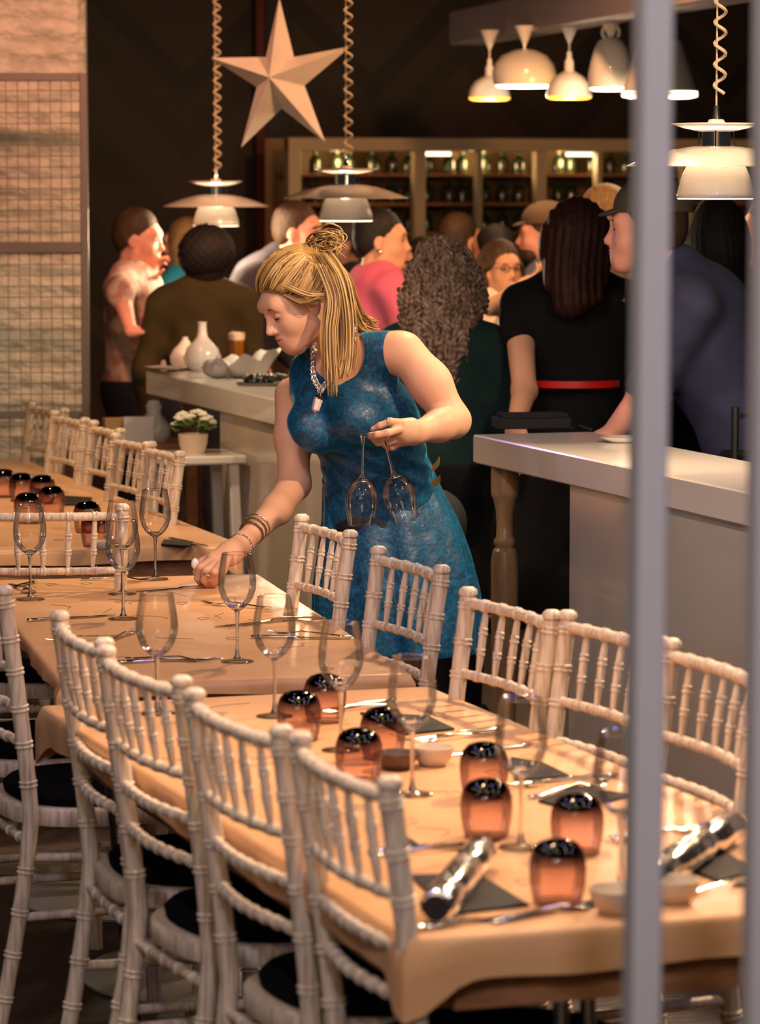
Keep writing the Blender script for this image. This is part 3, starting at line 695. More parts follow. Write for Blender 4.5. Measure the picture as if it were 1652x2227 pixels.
cutl('k', (950, 2018), (1165, 1990), 'nearest table knife along the near edge of the table')
cutl('s', (1100, 2005), (1270, 1972), 'nearest table spoon below the largest tumbler')
cutl('k', (1400, 1815), (1490, 1800), 'table knife right of the steel post')
cutl('f', (1400, 1826), (1490, 1812), 'table fork right of the steel post', .006)
cutl('s', (1508, 1948), (1612, 1924), 'table spoon at the right end of the near edge')
cutl('k', (385, 1176), (436, 1186), 'pale table knife at the near right corner of the far table')
# --- napkins
def napkin(pts, label, m_=None, cat='napkin'):
    P = [PZ(x, y, ZT) for x, y in pts]; c = sum(P, Vector()) / len(P); n = len(P); V = []
    for z, s in ((.0004, 1), (.004, 1.0), (.0045, .97)): V += [tuple((p - c) * s + Vector((0, 0, z))) for p in P]
    V += [(0, 0, .006)]
    F = [list(range(n - 1, -1, -1))] + [[k * n + i, k * n + (i + 1) % n, (k + 1) * n + (i + 1) % n, (k + 1) * n + i] for k in range(2) for i in range(n)] + [[2 * n + i, 2 * n + (i + 1) % n, 3 * n] for i in range(n)]
    o = MB().add(V, F).build('folded_napkin', m_ or M['napkin'], None, None); o.location = c; return tag(o, label, cat, 'folded dark napkins on the tables')
napkin([(783, 1553), (930, 1560), (988, 1588), (880, 1600)], 'black folded napkin right of the third tumbler')
napkin([(1110, 1650), (1180, 1662), (1238, 1690), (1120, 1702)], 'black folded napkin behind the tall wine glass bowl')
napkin([(1170, 1745), (1250, 1712), (1375, 1733), (1245, 1765)], 'black folded napkin left of the steel post, by the spoon')
napkin([(1045, 1908), (1150, 1972), (990, 1990), (962, 1945)], 'black triangular napkin under the left silver cracker')
napkin([(892, 1908), (975, 1905), (935, 1950)], 'black napkin corner left of the silver cracker')
napkin([(1573, 1855), (1645, 1897), (1560, 1920), (1490, 1890)], 'black folded napkin right of the right silver cracker')
napkin([(868, 1814), (918, 1845), (860, 1862)], 'black napkin corner behind the nearest chair back')
napkin([(136, 1080), (200, 1084), (196, 1100), (140, 1100)], 'grey napkin on the far table right of the tumblers')
napkin([(70, 1064), (120, 1066), (118, 1076), (66, 1074)], 'grey napkin on the far table behind the tumblers')
napkin([(356, 1176), (420, 1180), (412, 1190), (350, 1186)], 'grey napkin at the near right corner of the far table')
# --- silver crackers
def cracker(a, b, R_, label):
    A, B = PZ(*a, ZT + R_), PZ(*b, ZT + R_); d = (B - A).normalized(); c = (A + B) / 2; root = empty('christmas_cracker', c - Vector((0, 0, R_)), 0, label, 'cracker', 'silver crackers on the near table')
    L = (B - A).length; r = R_; pr = [(.0, .72), (.02, .96), (.22, .98), (.27, .80), (.29, .70), (.31, .80), (.36, .985), (.64, .985), (.69, .80), (.71, .70), (.73, .80), (.78, .97), (.98, .96), (1, .72)]
    MB().turned(A, B, [(t, q * r) for t, q in pr], 28).build('foil_tube', M['foil'], root, 60, world=True)
    for t in (.29, .71):
        p = A.lerp(B, t); MB().turned(p - d * .003, p + d * .003, [(0, r * .74), (.5, r * .78), (1, r * .74)], 24).build('ribbon', M['silver'], root, 60, world=True)
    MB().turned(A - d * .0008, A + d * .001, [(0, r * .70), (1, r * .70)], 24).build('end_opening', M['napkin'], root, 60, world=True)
cracker((948, 1975), (1045, 1850), .026, 'silver foil cracker lying at the left near corner, dark open end towards us')
cracker((1395, 1925), (1590, 1795), .026, 'silver foil cracker lying right of the steel post')

# ================================================================ the two bar counters
def counter(A, far_len, near_len, width, zt, th, panel0, panel1, label, legpx=None, legm=None):
    """A = left front corner of the slab; LD runs towards the camera"""
    root = empty('bar_counter', (A.x, A.y, 0), 0, label, 'counter'); L = near_len
    R = Matrix((LD, CD, Vector((0, 0, 1)))).transposed()
    c = A + LD * (L / 2) + CD * (width / 2)
    MB().box((c.x, c.y, zt - th / 2), (L, width, th), R, bev=.004).build('slab', M['slab'], root, None, world=True)
    q = A + LD * ((panel0 + panel1) / 2) + CD * (width / 2 + .006)
    MB().box((q.x, q.y, (zt - th) / 2), (panel1 - panel0, width - .03, zt - th - .002), R, bev=.003).build('front_panel', M['cream_gloss'], root, None, world=True)
    if legpx:
        p = A + LD * legpx[0] + CD * legpx[1]; H = zt - th - .001
        pr = [(0, .030), (.02, .034), (.06, .026), (.10, .028), (.46, .037), (.72, .0385), (.755, .034), (.765, .025), (.775, .031), (.785, .031), (.795, .024), (.83, .023), (.87, .025), (.905, .033), (.915, .038), (.92, .038), (.9201, .039), (1, .039)]
        MB().turned((p.x, p.y, .0), (p.x, p.y, H), pr, 28).build('turned_leg', legm, root, 35, world=True)
    return root
zc = 1.05
A1 = PZ(1028, 945, zc)
t_ = ((PZ(1212, 1052, zc - .08)) - A1); 
counter(A1, 0, 3.4, .36, zc, .080, t_.dot(LD), 3.38, 'cream bar counter with glossy front panel and turned oak leg at the right', (.13, .05), M['oak'])
A2 = PZ(317, 808, zc)
t_ = ((PZ(455, 893, zc - .085)) - A2); e_ = (PZ(703, 890, zc) - A2).dot(LD)
counter(A2, 0, e_, .37, zc, .085, t_.dot(LD), e_ - .03, 'cream bar counter behind the waitress, bearing white vases and plates', (.30, .10), M['darkoak'])
# things on the right counter
def on(px, py, z=zc): return PZ(px, py, z)
p = on(1155, 930); root = empty('napkin_caddy', p, 0, 'black box of stacked black napkins on the right counter corner', 'box')
Rn = Matrix.Rotation(math.radians(8), 3, 'Z')
MB().box((0, 0, .016), (.215, .12, .032), Rn, bev=.002).build('box', M['napkin'], root, None)
mb = MB(); [mb.box((.004 * (i % 2), .0, .034 + .0025 * i), (.19, .105, .0022), Rn) for i in range(4)]; mb.build('napkin_stack', M['napkin'], root, None)['kind'] = 'stuff'
def plate(px, py, r, h, label, m_=None, z=zc, name='saucer', cat='saucer', grp=None):
    mb = MB(); mb.lathe([(0, .001), (r * .55, 0), (r * .6, .002), (r * .95, h * .8), (r, h), (r * .96, h), (r * .6, h * .35), (0, h * .3)], 40); o = mb.build(name, m_ or M['white_gloss'], None, 60); o.location = on(px, py, z); return tag(o, label, cat, grp)
plate(1352, 962, .062, .016, 'white oval saucer on the right counter beside the post')
# wine glass and bottle at the far right behind the counter edge
mb = MB(); mb.tube([on(1250, 938) + Vector((.0, .10, .003)), on(1262, 930) + Vector((0, .06, .003)), on(1285, 936) + Vector((0, 0, .003))], .003, 8); tag(mb.build('black_cable', M['black'], None), 'thin black cable beside the napkin box on the counter', 'cable')
# left counter
for k in range(3): plate(362, 803, .085, .010, 'bottom white plate of the stack at the counter corner' if k == 0 else ('middle white plate of the counter stack' if k == 1 else 'topmost white plate of the stack on the left counter'), None, zc + .0105 * k, 'white_plate', 'plate', 'stacked plates on the left counter')
def lathe_thing(name, prof, px, py, m_, label, cat, z=zc, seg=32, fl=None):
    mb = MB(); mb.lathe(prof, seg); o = mb.build(name, m_, None, 70); o.location = on(px, py, z)
    if fl: fl(o)
    return tag(o, label, cat)
lathe_thing('gourd_vase', [(0, 0), (.045, 0), (.066, .02), (.072, .05), (.060, .085), (.036, .11), (.021, .128), (.017, .15), (.016, .178), (.019, .185), (.014, .184), (.012, .13)], 440, 806, M['white_gloss'], 'white long-necked gourd vase on the left counter', 'vase')
lathe_thing('gourd_vase', [(0, 0), (.04, 0), (.058, .02), (.060, .045), (.046, .072), (.022, .095), (.010, .115), (.012, .12), (.007, .119)], 403, 800, M['white_gloss'], 'lower white gourd vase half behind the tall one', 'vase')
def pumpkin(px, py, r, h, label):
    V = []; n = 60; ks = 14; 
    for k in range(ks + 1):
        t = PI * k / ks
        for i in range(n): a = 2 * PI * i / n; rr = r * math.sin(t) ** .8 * (1 - .09 * abs(math.cos(a * 4.5)) ** .6 * math.sin(t)); V.append((rr * math.cos(a), rr * math.sin(a), h / 2 - h / 2 * math.cos(t) * (1 - .15 * math.exp(-((t - PI) / .5) ** 2))))
    F = [[k * n + i, k * n + (i + 1) % n, (k + 1) * n + (i + 1) % n, (k + 1) * n + i] for k in range(ks) for i in range(n)]
    root = empty('ceramic_pumpkin', on(px, py), 0, label, 'ornament'); MB().add(V, F).build('body', M['white_gloss'], root, 60)
    MB().tube([(0, 0, h * .86), (.004, 0, h * 1.02), (.014, 0, h * 1.1)], [.008, .006, .005], 8).build('stalk', M['white_gloss'], root)
pumpkin(472, 822, .055, .075, 'white ribbed ceramic pumpkin on the left counter')
# leaf shaped white bowl
mb = MB(); n = 40; V = []
for r, z in ((.0, .012), (.035, .0), (.06, .015), (.088, .055), (.10, .075), (.094, .074), (.075, .04), (.04, .018), (0, .02)):
    for i in range(n): a = 2 * PI * i / n; V.append((r * 1.25 * math.cos(a) * (1 + .1 * math.sin(9 * a) * (r > .08)), r * .8 * math.sin(a), z + (.018 * math.sin(7 * a) + .02 * math.cos(a)) * (r > .07)))
F = [[k * n + i, k * n + (i + 1) % n, (k + 1) * n + (i + 1) % n, (k + 1) * n + i] for k in range(8) for i in range(n)]
o = mb.add(V, F).build('leaf_bowl', M['white_gloss'], None, 70); o.location = on(534, 822); tag(o, 'white ruffled leaf-shaped bowl left of the waitress face', 'bowl')
root = empty('pebble_tray', on(575, 838), 0, 'black tray of dark pebbles near the waitress shoulder', 'tray')
MB().lathe([(0, 0), (.075, 0), (.085, .01), (.08, .012), (0, .008)], 32, sx=1.2, sy=.8).build('tray', M['steel'], root)
mb = MB(); rs = random.Random(4)
for i in range(60): a = rs.uniform(0, 6.28); r = .07 * math.sqrt(rs.random()); mb.ball((r * 1.15 * math.cos(a), r * .75 * math.sin(a), .018 + rs.uniform(0, .014)), rs.uniform(.008, .014), seg=7, rings=5)
mb.build('pebbles', mat('dark_pebble', (.03, .03, .03), .25, coat=1), root)['kind'] = 'stuff'
root = empty('beer_glass', on(514, 800), 0, 'glass of amber beer with pale foam on the left counter', 'beer glass')
MB().lathe([(.027, .0), (.028, .004), (.033, .09), (.035, .142), (.034, .142)], 28, cap=False).build('glass_wall', M['wine'], root, 180)
MB().lathe([(0, .006), (.026, .006), (.032, .09), (.0325, .108), (0, .108)], 28).build('beer', M['beer'], root, 60)
MB().lathe([(0, .108), (.0325, .108), (.0338, .132), (.02, .137), (0, .138)], 28).build('foam', mat('beer_foam', (.72, .64, .46), .8), root, 60)
lathe_thing('candle_holder', [(0, 0), (.02, 0), (.022, .018), (.018, .02), (0, .012)], 538, 800, M['bulb'], 'small lit tea light beside the beer glass', 'candle')
# below the left counter end: stool with flowers, white vase, menu, box
YS = 11.62
st = PY(420, 1000, YS); root = empty('white_stool', (st.x, st.y, 0), AR, 'white wooden stool carrying the flower pot left of the counter', 'stool')
zt = PY(420, 985, YS).z
MB().box((0, 0, zt - .015), (.30, .30, .03), bev=.006).build('seat', M['white_gloss'], root)
mb = MB()
for s in (-1, 1):
    for q in (-1, 1):
        MB().beam((s * .11, q * .11, zt - .03), (s * .14, q * .14, 0), .035, .035, bev=.004, up=(1, 0, 0)).build('leg', M['white_gloss'], root)
    MB().beam((s * .125, -.125, zt * .5), (s * .125, .125, zt * .5), .02, .03).build('rail', M['white_gloss'], root)
root = empty('flower_pot', (st.x, st.y, zt), 0, 'stone pot of white and green flowers on the white stool', 'potted flowers')
MB().lathe([(0, 0), (.05, 0), (.062, .05), (.066, .10), (.060, .10), (.05, .03)], 24).build('pot', M['stoneware'], root)
rs = random.Random(11); mb = MB(); mg = MB()
for i in range(26):
    a = rs.uniform(0, 6.28); e = rs.uniform(.1, 1.35); rr = .085; c = Vector((rr * math.cos(a) * math.cos(e), rr * math.sin(a) * math.cos(e), .13 + rr * math.sin(e)))
    for k in range(7):
        b = 2 * PI * k / 7; mb.ball(c + Vector((.013 * math.cos(b), .013 * math.sin(b), .004)), .011, .011, .008, 7, 5)
    mb.ball(c + Vector((0, 0, .008)), .010, seg=7, rings=5)
    for k in range(2):
        q = c * .9 + Vector((rs.uniform(-.02, .02), rs.uniform(-.02, .02), -.01)); mg.ball(q, .022, .010, .006, 8, 5, Matrix.Rotation(rs.uniform(0, 6), 3, 'Z') @ Matrix.Rotation(rs.uniform(-1, 1), 3, 'Y'))
root.scale = (.78, .78, .66); mb.build('blossoms', M['petal'], root)['kind'] = 'stuff'; mg.build('leaves', M['leafgreen'], root)['kind'] = 'stuff'
# console behind: low table with vase, box and folded menu
YB = 12.55
p = PY(283, 960, YB); root = empty('side_console', (p.x, p.y, 0), AR, 'low dark console behind the far chairs', 'console')
MB().box((0, 0, p.z - .02), (.44, .30, .04), bev=.004).build('top', M['tabwood'], root)
for s in (-1, 1):
    for q in (-1, 1): MB().box((s * .2, q * .13, (p.z - .04) / 2), (.035, .035, p.z - .04)).build('leg', M['tabwood'], root)
zb = p.z
o = MB().lathe([(0, 0), (.055, 0), (.075, .03), (.072, .07), (.040, .115), (.030, .135), (.036, .165), (.022, .19), (0, .192)], 28).build('bulbous_vase', M['white_gloss']); o.location = PY(335, 958, YB) * 1; o.location.z = zb; o.scale = (.85, .85, .8); tag(o, 'white bulbous vase under the left counter corner', 'vase')
o = MB().box((0, 0, .075), (.105, .09, .075 * 2 - .0), bev=.002).build('cardboard_box', M['card'], None, None); q = PY(256, 950, YB - .05); o.location = (q.x, q.y, zb); o.scale = (1, 1, .6); o.rotation_euler = (0, 0, .2); tag(o, 'small orange-brown card box behind the far chairs', 'box')
o = MB().box((0, 0, .05), (.11, .003, .10)).build('folded_menu', M['white_gloss'], None, None); q = PY(302, 955, YB - .12); o.location = (q.x, q.y, zb); o.rotation_euler = (0, 0, .1); tag(o, 'white menu card standing behind the far chairs', 'menu')
# ================================================================ lights hung over the room
def helix(mb, top, bot, r, pitch, wire, mi=0):
    n = int((top.z - bot.z) / pitch * 10); pts = []
    for i in range(n + 1):
        t = i / n; a = t * (top.z - bot.z) / pitch * 2 * PI; q = top.lerp(bot, t); pts.append(q + Vector((r * math.cos(a), r * math.sin(a), 0)))
    mb.tube(pts, wire, 6, mi)
M['opal'] = mat('lit_opal_glass', (1, .85, .7), .4, emit=(1, .82, .60), estr=2.2)
M['opal_amber'] = mat('lit_amber_glass', (1, .6, .2), .4, emit=(1, .42, .05), estr=1.1)
def disc_lamp(px, py_rim, Y, label, ztop, R=.225, coil=1):
    """py_rim: height of the wide shade rim"""
    c = PY(px, py_rim, Y); root = empty('tiered_pendant_lamp', c, 0, label, 'pendant lamp', 'tiered white pendant lamps'); s = R / .225
    def part(nm, prof, m_, sm=180): return MB().lathe([(r * s, z * s) for r, z in prof], 56, cap=False).build(nm, m_, root, sm)
    part('wide_shade', [(.225, 0), (.223, .001), (.19, .014), (.15, .028), (.11, .040), (.07, .047), (.048, .049), (.048, .047), (.07, .045), (.11, .038), (.15, .026), (.19, .012), (.222, -.001), (.225, 0)], M['lamp'])
    part('top_disc', [(.016, .094), (.05, .090), (.085, .098), (.112, .106), (.113, .104), (.085, .095), (.05, .087), (.03, .084), (.016, .084)], M['lamp'])
    part('bell_shade', [(.030, .014), (.060, .010), (.074, .0), (.087, -.030), (.097, -.068), (.099, -.080), (.0975, -.080), (.095, -.068), (.085, -.030), (.072, -.002), (.058, .008), (.030, .012)], M['lamp'])
    part('lit_diffuser', [(.0, -.074), (.060, -.078), (.094, -.083), (.0955, -.081), (.095, -.074), (.0, -.066)], M['opal'])
    part('glass_collar', [(.036, .045), (.036, .088)], M['chrome'])
    mb = MB()
    for k in range(3): a = k * 2.094 + .4; mb.tube([(.05 * s * math.cos(a), .05 * s * math.sin(a), .04 * s), (.05 * s * math.cos(a), .05 * s * math.sin(a), .09 * s)], .0022, 6)
    mb.build('struts', M['chrome'], root)
    part('cap', [(0, .116), (.018, .116), (.022, .110), (.023, .090), (0, .09)], M['lamp'])
    MB().lathe([(0, .15), (.007, .15), (.008, .13), (.012, .116), (0, .116)], 16, cap=False).build('cord_grip', M['chrome'] if Y > 10 else M['black'], root)
    MB().ball((0, 0, -.012 * s), .024, seg=16, rings=10).build('bulb', M['bulb'], root)
    mb = MB(); top = Vector((0, 0, ztop - c.z)); bot = Vector((0, 0, .15)); mb.tube([bot, top], .0025, 6)
    hb = MB(); helix(hb, top + Vector((.008, 0, 0)), bot + Vector((.008, 0, .03 if Y < 10 else 0)), .014, .052 if Y < 10 else .047, .0045); mb.build('cord', M['cord'], root); hb.build('coiled_cable', M['cord'], root)
    d = bpy.data.lights.new('lamp_light', 'POINT'); d.energy = 9; d.color = (1, .78, .55); d.shadow_soft_size = .03; l = bpy.data.objects.new('lamp_light', d); COL.objects.link(l); l.location = c + Vector((0, 0, .030 * s)); d = bpy.data.lights.new('lamp_light', 'POINT'); d.energy = 3; d.color = (1, .78, .55); d.shadow_soft_size = .02; l = bpy.data.objects.new('lamp_light', d); COL.objects.link(l); l.location = c + Vector((0, 0, .066 * s)); 
    d = bpy.data.lights.new('lamp_light', 'POINT'); d.energy = 12; d.color = (1, .74, .48); d.shadow_soft_size = .03; l = bpy.data.objects.new('lamp_light', d); COL.objects.link(l); l.location = c + Vector((0, 0, -.125 * s))
    return root
disc_lamp(469, 449, 14.4, 'white tiered pendant lamp over the counter, leftmost of the three', 3.95)
disc_lamp(752, 431, 12.3, 'white tiered pendant lamp hanging right of the star, above the hair bun', 3.95)
disc_lamp(1556, 361, 8.55, 'largest white tiered pendant lamp at the right, near the steel post', 3.95)
# star
Ys = 12.9; c = PY(585, 172, Ys)
tips = [(607, -6), (762, 101), (707, 309), (524, 321), (459, 126)]; inn = [(639, 124), (662, 186), (612, 236), (558, 190), (578, 124)]
P = []
for t, q in zip(tips, inn): P += [PY(*t, Ys + .05), PY(*q, Ys + .05)]
V = [tuple(p - c) for p in P] + [(0.0, -.055, .0), (0, .11, 0)]
V[10] = tuple(PY(585, 168, Ys - .07) - c)
F = [[10, (i + 1) % 10, i] for i in range(10)] + [[11, i, (i + 1) % 10] for i in range(10)]
F = [q[::-1] for q in F]
o = MB().add(V, F).build('hanging_star', M['star'], None, None); o.location = c; tag(o, 'large white five-pointed folded star hanging between two lamp cords', 'star ornament')
# beam with five ceiling lamps
b0, b1 = PY(1012, 62, 16.4), PY(1385, -8, 13.3)
be = b1 + (b1 - b0) * .6
o = MB().beam(b0, be, .16, .16, bev=.01).build('ceiling_beam', M['beam'], None, None); tag(o, 'grey painted beam carrying the cluster of five lamps', 'beam')
def clus(px, ytop, ybot, Y, prof, label, m_in, lit, extra=None, col=None):
    a, b = PY(px, ytop, Y), PY(px, ybot, Y); H = (a.z - b.z); root = empty('ceiling_lamp', b, 0, label, 'ceiling lamp', 'cluster of white lamps under the beam')
    MB().lathe([(r, z * H) for r, z in prof], 40, cap=False).build('shade', M['lamp'], root, 180)
    MB().lathe([(r * .96, z * H - .003) for r, z in prof if z < .98], 40, cap=False).build('lining', m_in, root, 180)
    MB().lathe([(0, -.012), (prof[0][0] * .8, -.014), (prof[0][0] * .96, -.008), (prof[0][0] * .965, .012), (0, .014)], 40).build('lit_diffuser', M['opal_amber'] if m_in is M['orange_in'] else M['opal'], root, 60)
    r0 = prof[-1][0]; zb = b1.z + (b0.z - b1.z) * min(1, max(0, (b.x - b1.x) / (b0.x - b1.x))) - .07 - b.z
    MB().tube([(0, 0, H), (0, 0, zb - .05)], .004, 6).build('cord', M['black'] if H > .2 else M['lamp'], root)
    MB().lathe([(0, zb - .075), (.006, zb - .075), (.03, zb - .02), (.045, zb + .01), (0, zb + .01)], 24).build('canopy', M['lamp'], root, 60)
    MB().ball((0, 0, H * .3), .028, seg=14, rings=8).build('bulb', M['bulb'], root)
    d = bpy.data.lights.new('lamp_light', 'POINT'); d.energy = lit * .28; d.color = col or (1, .75, .5); d.shadow_soft_size = .03; l = bpy.data.objects.new('lamp_light', d); COL.objects.link(l); l.location = b + Vector((0, 0, -.06))
    if extra: extra(root, H)
M['orange_in'] = mat('orange_lining', (.85, .42, .06), .4)
M['white_in'] = mat('white_lining', (.85, .82, .76), .4)
dome = [(.095, 0), (.094, .04), (.085, .25), (.065, .42), (.030, .54), (.020, .56), (.019, .78), (.012, .84), (.010, 1.0)]
clus(1064, 128, 212, 15.2, [(r * 1.0, z) for r, z in dome], 'leftmost dome lamp of the cluster, orange inside', M['orange_in'], 10, col=(1, .62, .2))
clus(1140, 106, 184, 14.7, [(.128, 0), (.135, .12), (.138, .32), (.128, .58), (.10, .80), (.05, .95), (.010, 1.0)], 'wide flattened dome lamp of the cluster, white inside', M['white_in'], 16)
clus(1237, 112, 209, 14.3, [(r * 1.02, z) for r, z in dome], 'middle dome lamp of the cluster, orange inside', M['orange_in'], 10, col=(1, .62, .2))
def ring(root, H):
    mb = MB(); mb.tube([(.034 * math.cos(a), 0, H + .018 + .034 * math.sin(a)) for a in [i * PI / 8 for i in range(17)]], .007, 8); mb.build('ring_handle', M['lamp'], root)
clus(1327, 80, 190, 13.9, [(.088, 0), (.090, .08), (.090, .25), (.082, .5), (.068, .75), (.05, .92), (.02, .985), (.008, 1.0)], 'tall bell lamp of the cluster with a ring on top', M['white_in'], 14, ring)
clus(1434, 86, 206, 13.5, [(.155, 0), (.148, .03), (.085, .97), (.075, 1.0), (.01, 1.005)], 'white conical lampshade half behind the steel post', M['white_in'], 16)
# ================================================================ mesh frame by the pier, wine cabinet
Yf = 12.95
def fp(px, py): return PY(px, py, Yf)
root = empty('mesh_screen', (fp(100, 600).x, Yf, 0), 0, 'grey metal mesh screen frame standing in front of the white brick pier', 'screen')
zt, zm, zl = fp(100, 168).z, fp(100, 538).z, fp(100, 902).z; xr = fp(184, 500).x; xl = xr - .95
def fb(nm, a, b, w): MB().beam(a, b, w, .03, bev=.003, up=(0, 1, 0) if abs(a[2] - b[2]) < .1 else (0, 1, 0)).build(nm, M['frame'], root, None, world=True)
for x in (xr, xl): fb('upright', (x, Yf, 0), (x, Yf, zt + .015), .03)
for z, w in ((zt, .03), (zm, .042), (zl, .03), (.1, .03)): fb('crossbar', (xl, Yf, z), (xr - .015, Yf, z), w)
mb = MB(); x = xr - .045; rs = random.Random(2)
while x > xl:
    mb.tube([(x + rs.uniform(-.003, .003), Yf, .1), (x + rs.uniform(-.004, .004), Yf, zl), (x, Yf, zm), (x + rs.uniform(-.003, .003), Yf, zt)], .0019, 5); x -= .041
z = .14
while z < zt: mb.tube([(xl, Yf + .003, z), ((xl + xr) / 2, Yf + .003, z - .003), (xr, Yf + .003, z)], .0019, 5); z += .041
mb.build('wire_mesh', M['frame'], root, 60, world=True)
# wine cabinet on the back wall
Yw = 18.3
def wp(px, py): return PY(px, py, Yw)
o0 = wp(622, 300); root = empty('wine_cabinet', (o0.x, o0.y, 0), AR, 'cream framed glazed wine cabinet on the dark back wall', 'cabinet'); K = 1.0 / math.cos(AR)
S_ = Yw / FPX
def wx(px): return (px - 622) * S_ / math.cos(AR) * (1 + (px - 622) * S_ * math.tan(AR) / Yw) 
def wz(py, px=1000): return wp(px, py).z
ztop = wz(299); W_ = wx(1700)
mb = MB(); mb.box((W_ / 2, .0, ztop - .035), (W_, .10, .07), bev=.004); mb.build('top_rail', M['cream_paint'], root, None)
MB().box((.035, 0, ztop / 2), (.07, .098, ztop - .002), bev=.004).build('stile', M['cream_paint'], root, None)
for px, w in ((905, .065), (1033, .03), (1165, .06), (1290, .03), (1480, .06)): MB().box((wx(px), 0, (ztop - .07) / 2), (w, .07, ztop - .07), bev=.003).build('mullion', M['cream_paint'], root, None)
MB().box((W_ / 2, .42, ztop / 2), (W_, .02, ztop)).build('back_panel', mat('cabinet_back', (.16, .09, .03), .6), root, None)
for z in (wz(380), wz(445), wz(510), wz(575)): MB().box((W_ / 2, .24, z), (W_ - .1, .32, .015)).build('shelf', M['cream_paint'] if z > 5 else M['darkoak'], root, None)
for px in (950, 1255):
    MB().box((wx(px), .03, ztop - .085), (.14, .05, .02)).build('strip_light', mat('lit_strip', (1, .9, .7), .5, emit=(1, .85, .6), estr=1.6), root, None)
b0_ = MB().lathe([(0, 0), (.036, 0), (.037, .01), (.037, .16), (.030, .19), (.015, .215), (.0135, .27), (.015, .272), (.015, .285), (0, .285)], 14).build('wine_bottle', M['bottle']); first = True
Rw = Matrix.Rotation(AR, 3, 'Z'); cnt = 0; labs = ['dark wine bottle on the %s shelf of the back wall cabinet' % q for q in ('top', 'second', 'third', 'bottom')]
for r_, zz in enumerate((wz(380), wz(445), wz(510))):
    for k in range(24):
        xk = .12 + k * .107 + .01 * ((k * 7) % 3)
        if xk > W_ - .1: break
        b = b0_ if first else b0_.copy()
        if not first: COL.objects.link(b)
        first = False; b.scale = (1, 1, .5 if r_ else .55); b.location = Vector(root.location) + Rw @ Vector((xk, .22 + .03 * (k % 2), zz + .008)); b.scale = (.9, .9, .44)
        tag(b, labs[r_], 'wine bottle', 'wine bottles on the %s cabinet shelf' % ('top', 'second', 'third')[r_])
for px in (740, 1040, 1230):
    q = Vector(root.location) + Rw @ Vector((wx(px), .05, ztop - .12)); d = bpy.data.lights.new('cabinet_light', 'POINT'); d.energy = 2.2; d.color = (1, .65, .28); d.shadow_soft_size = .05; l = bpy.data.objects.new('cabinet_light', d); COL.objects.link(l); l.location = q + Vector((0, .12, 0))
# ================================================================ grey posts near the camera
Yp = 3.35
for (xt, xb, w, lab) in ((1421, 1394, .0385, 'grey painted steel post in the foreground, left of the two'), (1678, 1650, .036, 'grey painted steel post cut by the right edge of the view')):
    a, b = PY(xt, -20, Yp), PY(xb, 2247, Yp); d = (a - b).normalized(); ft = b - d * (b.z / d.z); tp = a + d * ((3.95 - a.z) / d.z)
    root = empty('steel_post', ft, 0, lab, 'post', 'grey steel posts nearest the camera')
    mb = MB(); L = (tp - ft).length; R = d.to_track_quat('Z', 'Y').to_matrix() @ Matrix.Rotation(math.radians(14), 3, 'Z')
    mb.box(ft + d * (L / 2), (w, w * .8, L), R, bev=.003); mb.build('post', M['post'], root, None, world=True)
    MB().box((0, 0, .004), (.10, .10, .008), bev=.002).build('base_plate', M['post'], root, None)
# dark bar stool at the right behind the counter
YQ = 9.5; q = PY(1612, 940, YQ); root = empty('bar_stool', (q.x, q.y, 0), AR, 'black metal bar stool behind the right counter', 'bar stool')
for x in (-.02, .14):
    MB().tube([(x, 0, 0), (x, 0, PY(1600, 885, YQ).z)], .012, 8).build('leg', M['black'], root); MB().tube([(x, .3, 0), (x, .3, .74)], .012, 8).build('leg', M['black'], root)
for z in (PY(1600, 905, YQ).z, PY(1600, 985, YQ).z, PY(1600, 1060, YQ).z): MB().beam((-.02, 0, z), (.14, 0, z), .012, .03, up=(0, 1, 0)).build('crossbar', M['black'], root)
MB().box((.06, .15, .75), (.34, .32, .03), bev=.01).build('seat', M['black'], root)

# unseen glowing globes added above the view, so glasses and cutlery have reflections
for i, (x, y, z) in enumerate(((-.75, 4.9, 2.45), (.25, 5.3, 2.5), (.95, 6.4, 2.5), (-.55, 7.1, 2.6), (.25, 8.0, 2.7), (-1.35, 8.9, 2.7), (-.2, 3.6, 2.4))):
    root = empty('reflection_globe', (x, y, z), 0, 'added glowing globe above the tables, out of the view, for reflections', 'lamp', 'added reflection globes above the tables')
    MB().ball((0, 0, 0), .085, seg=24, rings=14).build('globe', mat('lit_globe', (1, .85, .7), .4, emit=(1, .72, .44), estr=6), root, 180); MB().tube([(0, 0, .085), (0, 0, 3.95 - z)], .004, 6).build('cord', M['black'], root)
root = empty('blue_reflection_ball', (-.95, 5.6, 2.75), 0, 'small added blue glowing ball above the tables, out of the view', 'lamp')  # unseen glow added to put blue dots in the glassware
MB().ball((0, 0, 0), .045, seg=16, rings=10).build('lens', mat('blue_glow', (.2, .2, 1), .4, emit=(.22, .22, 1), estr=60), root, 180); MB().tube([(0, 0, .045), (0, 0, 1.2)], .008, 8).build('stem', M['black'], root)
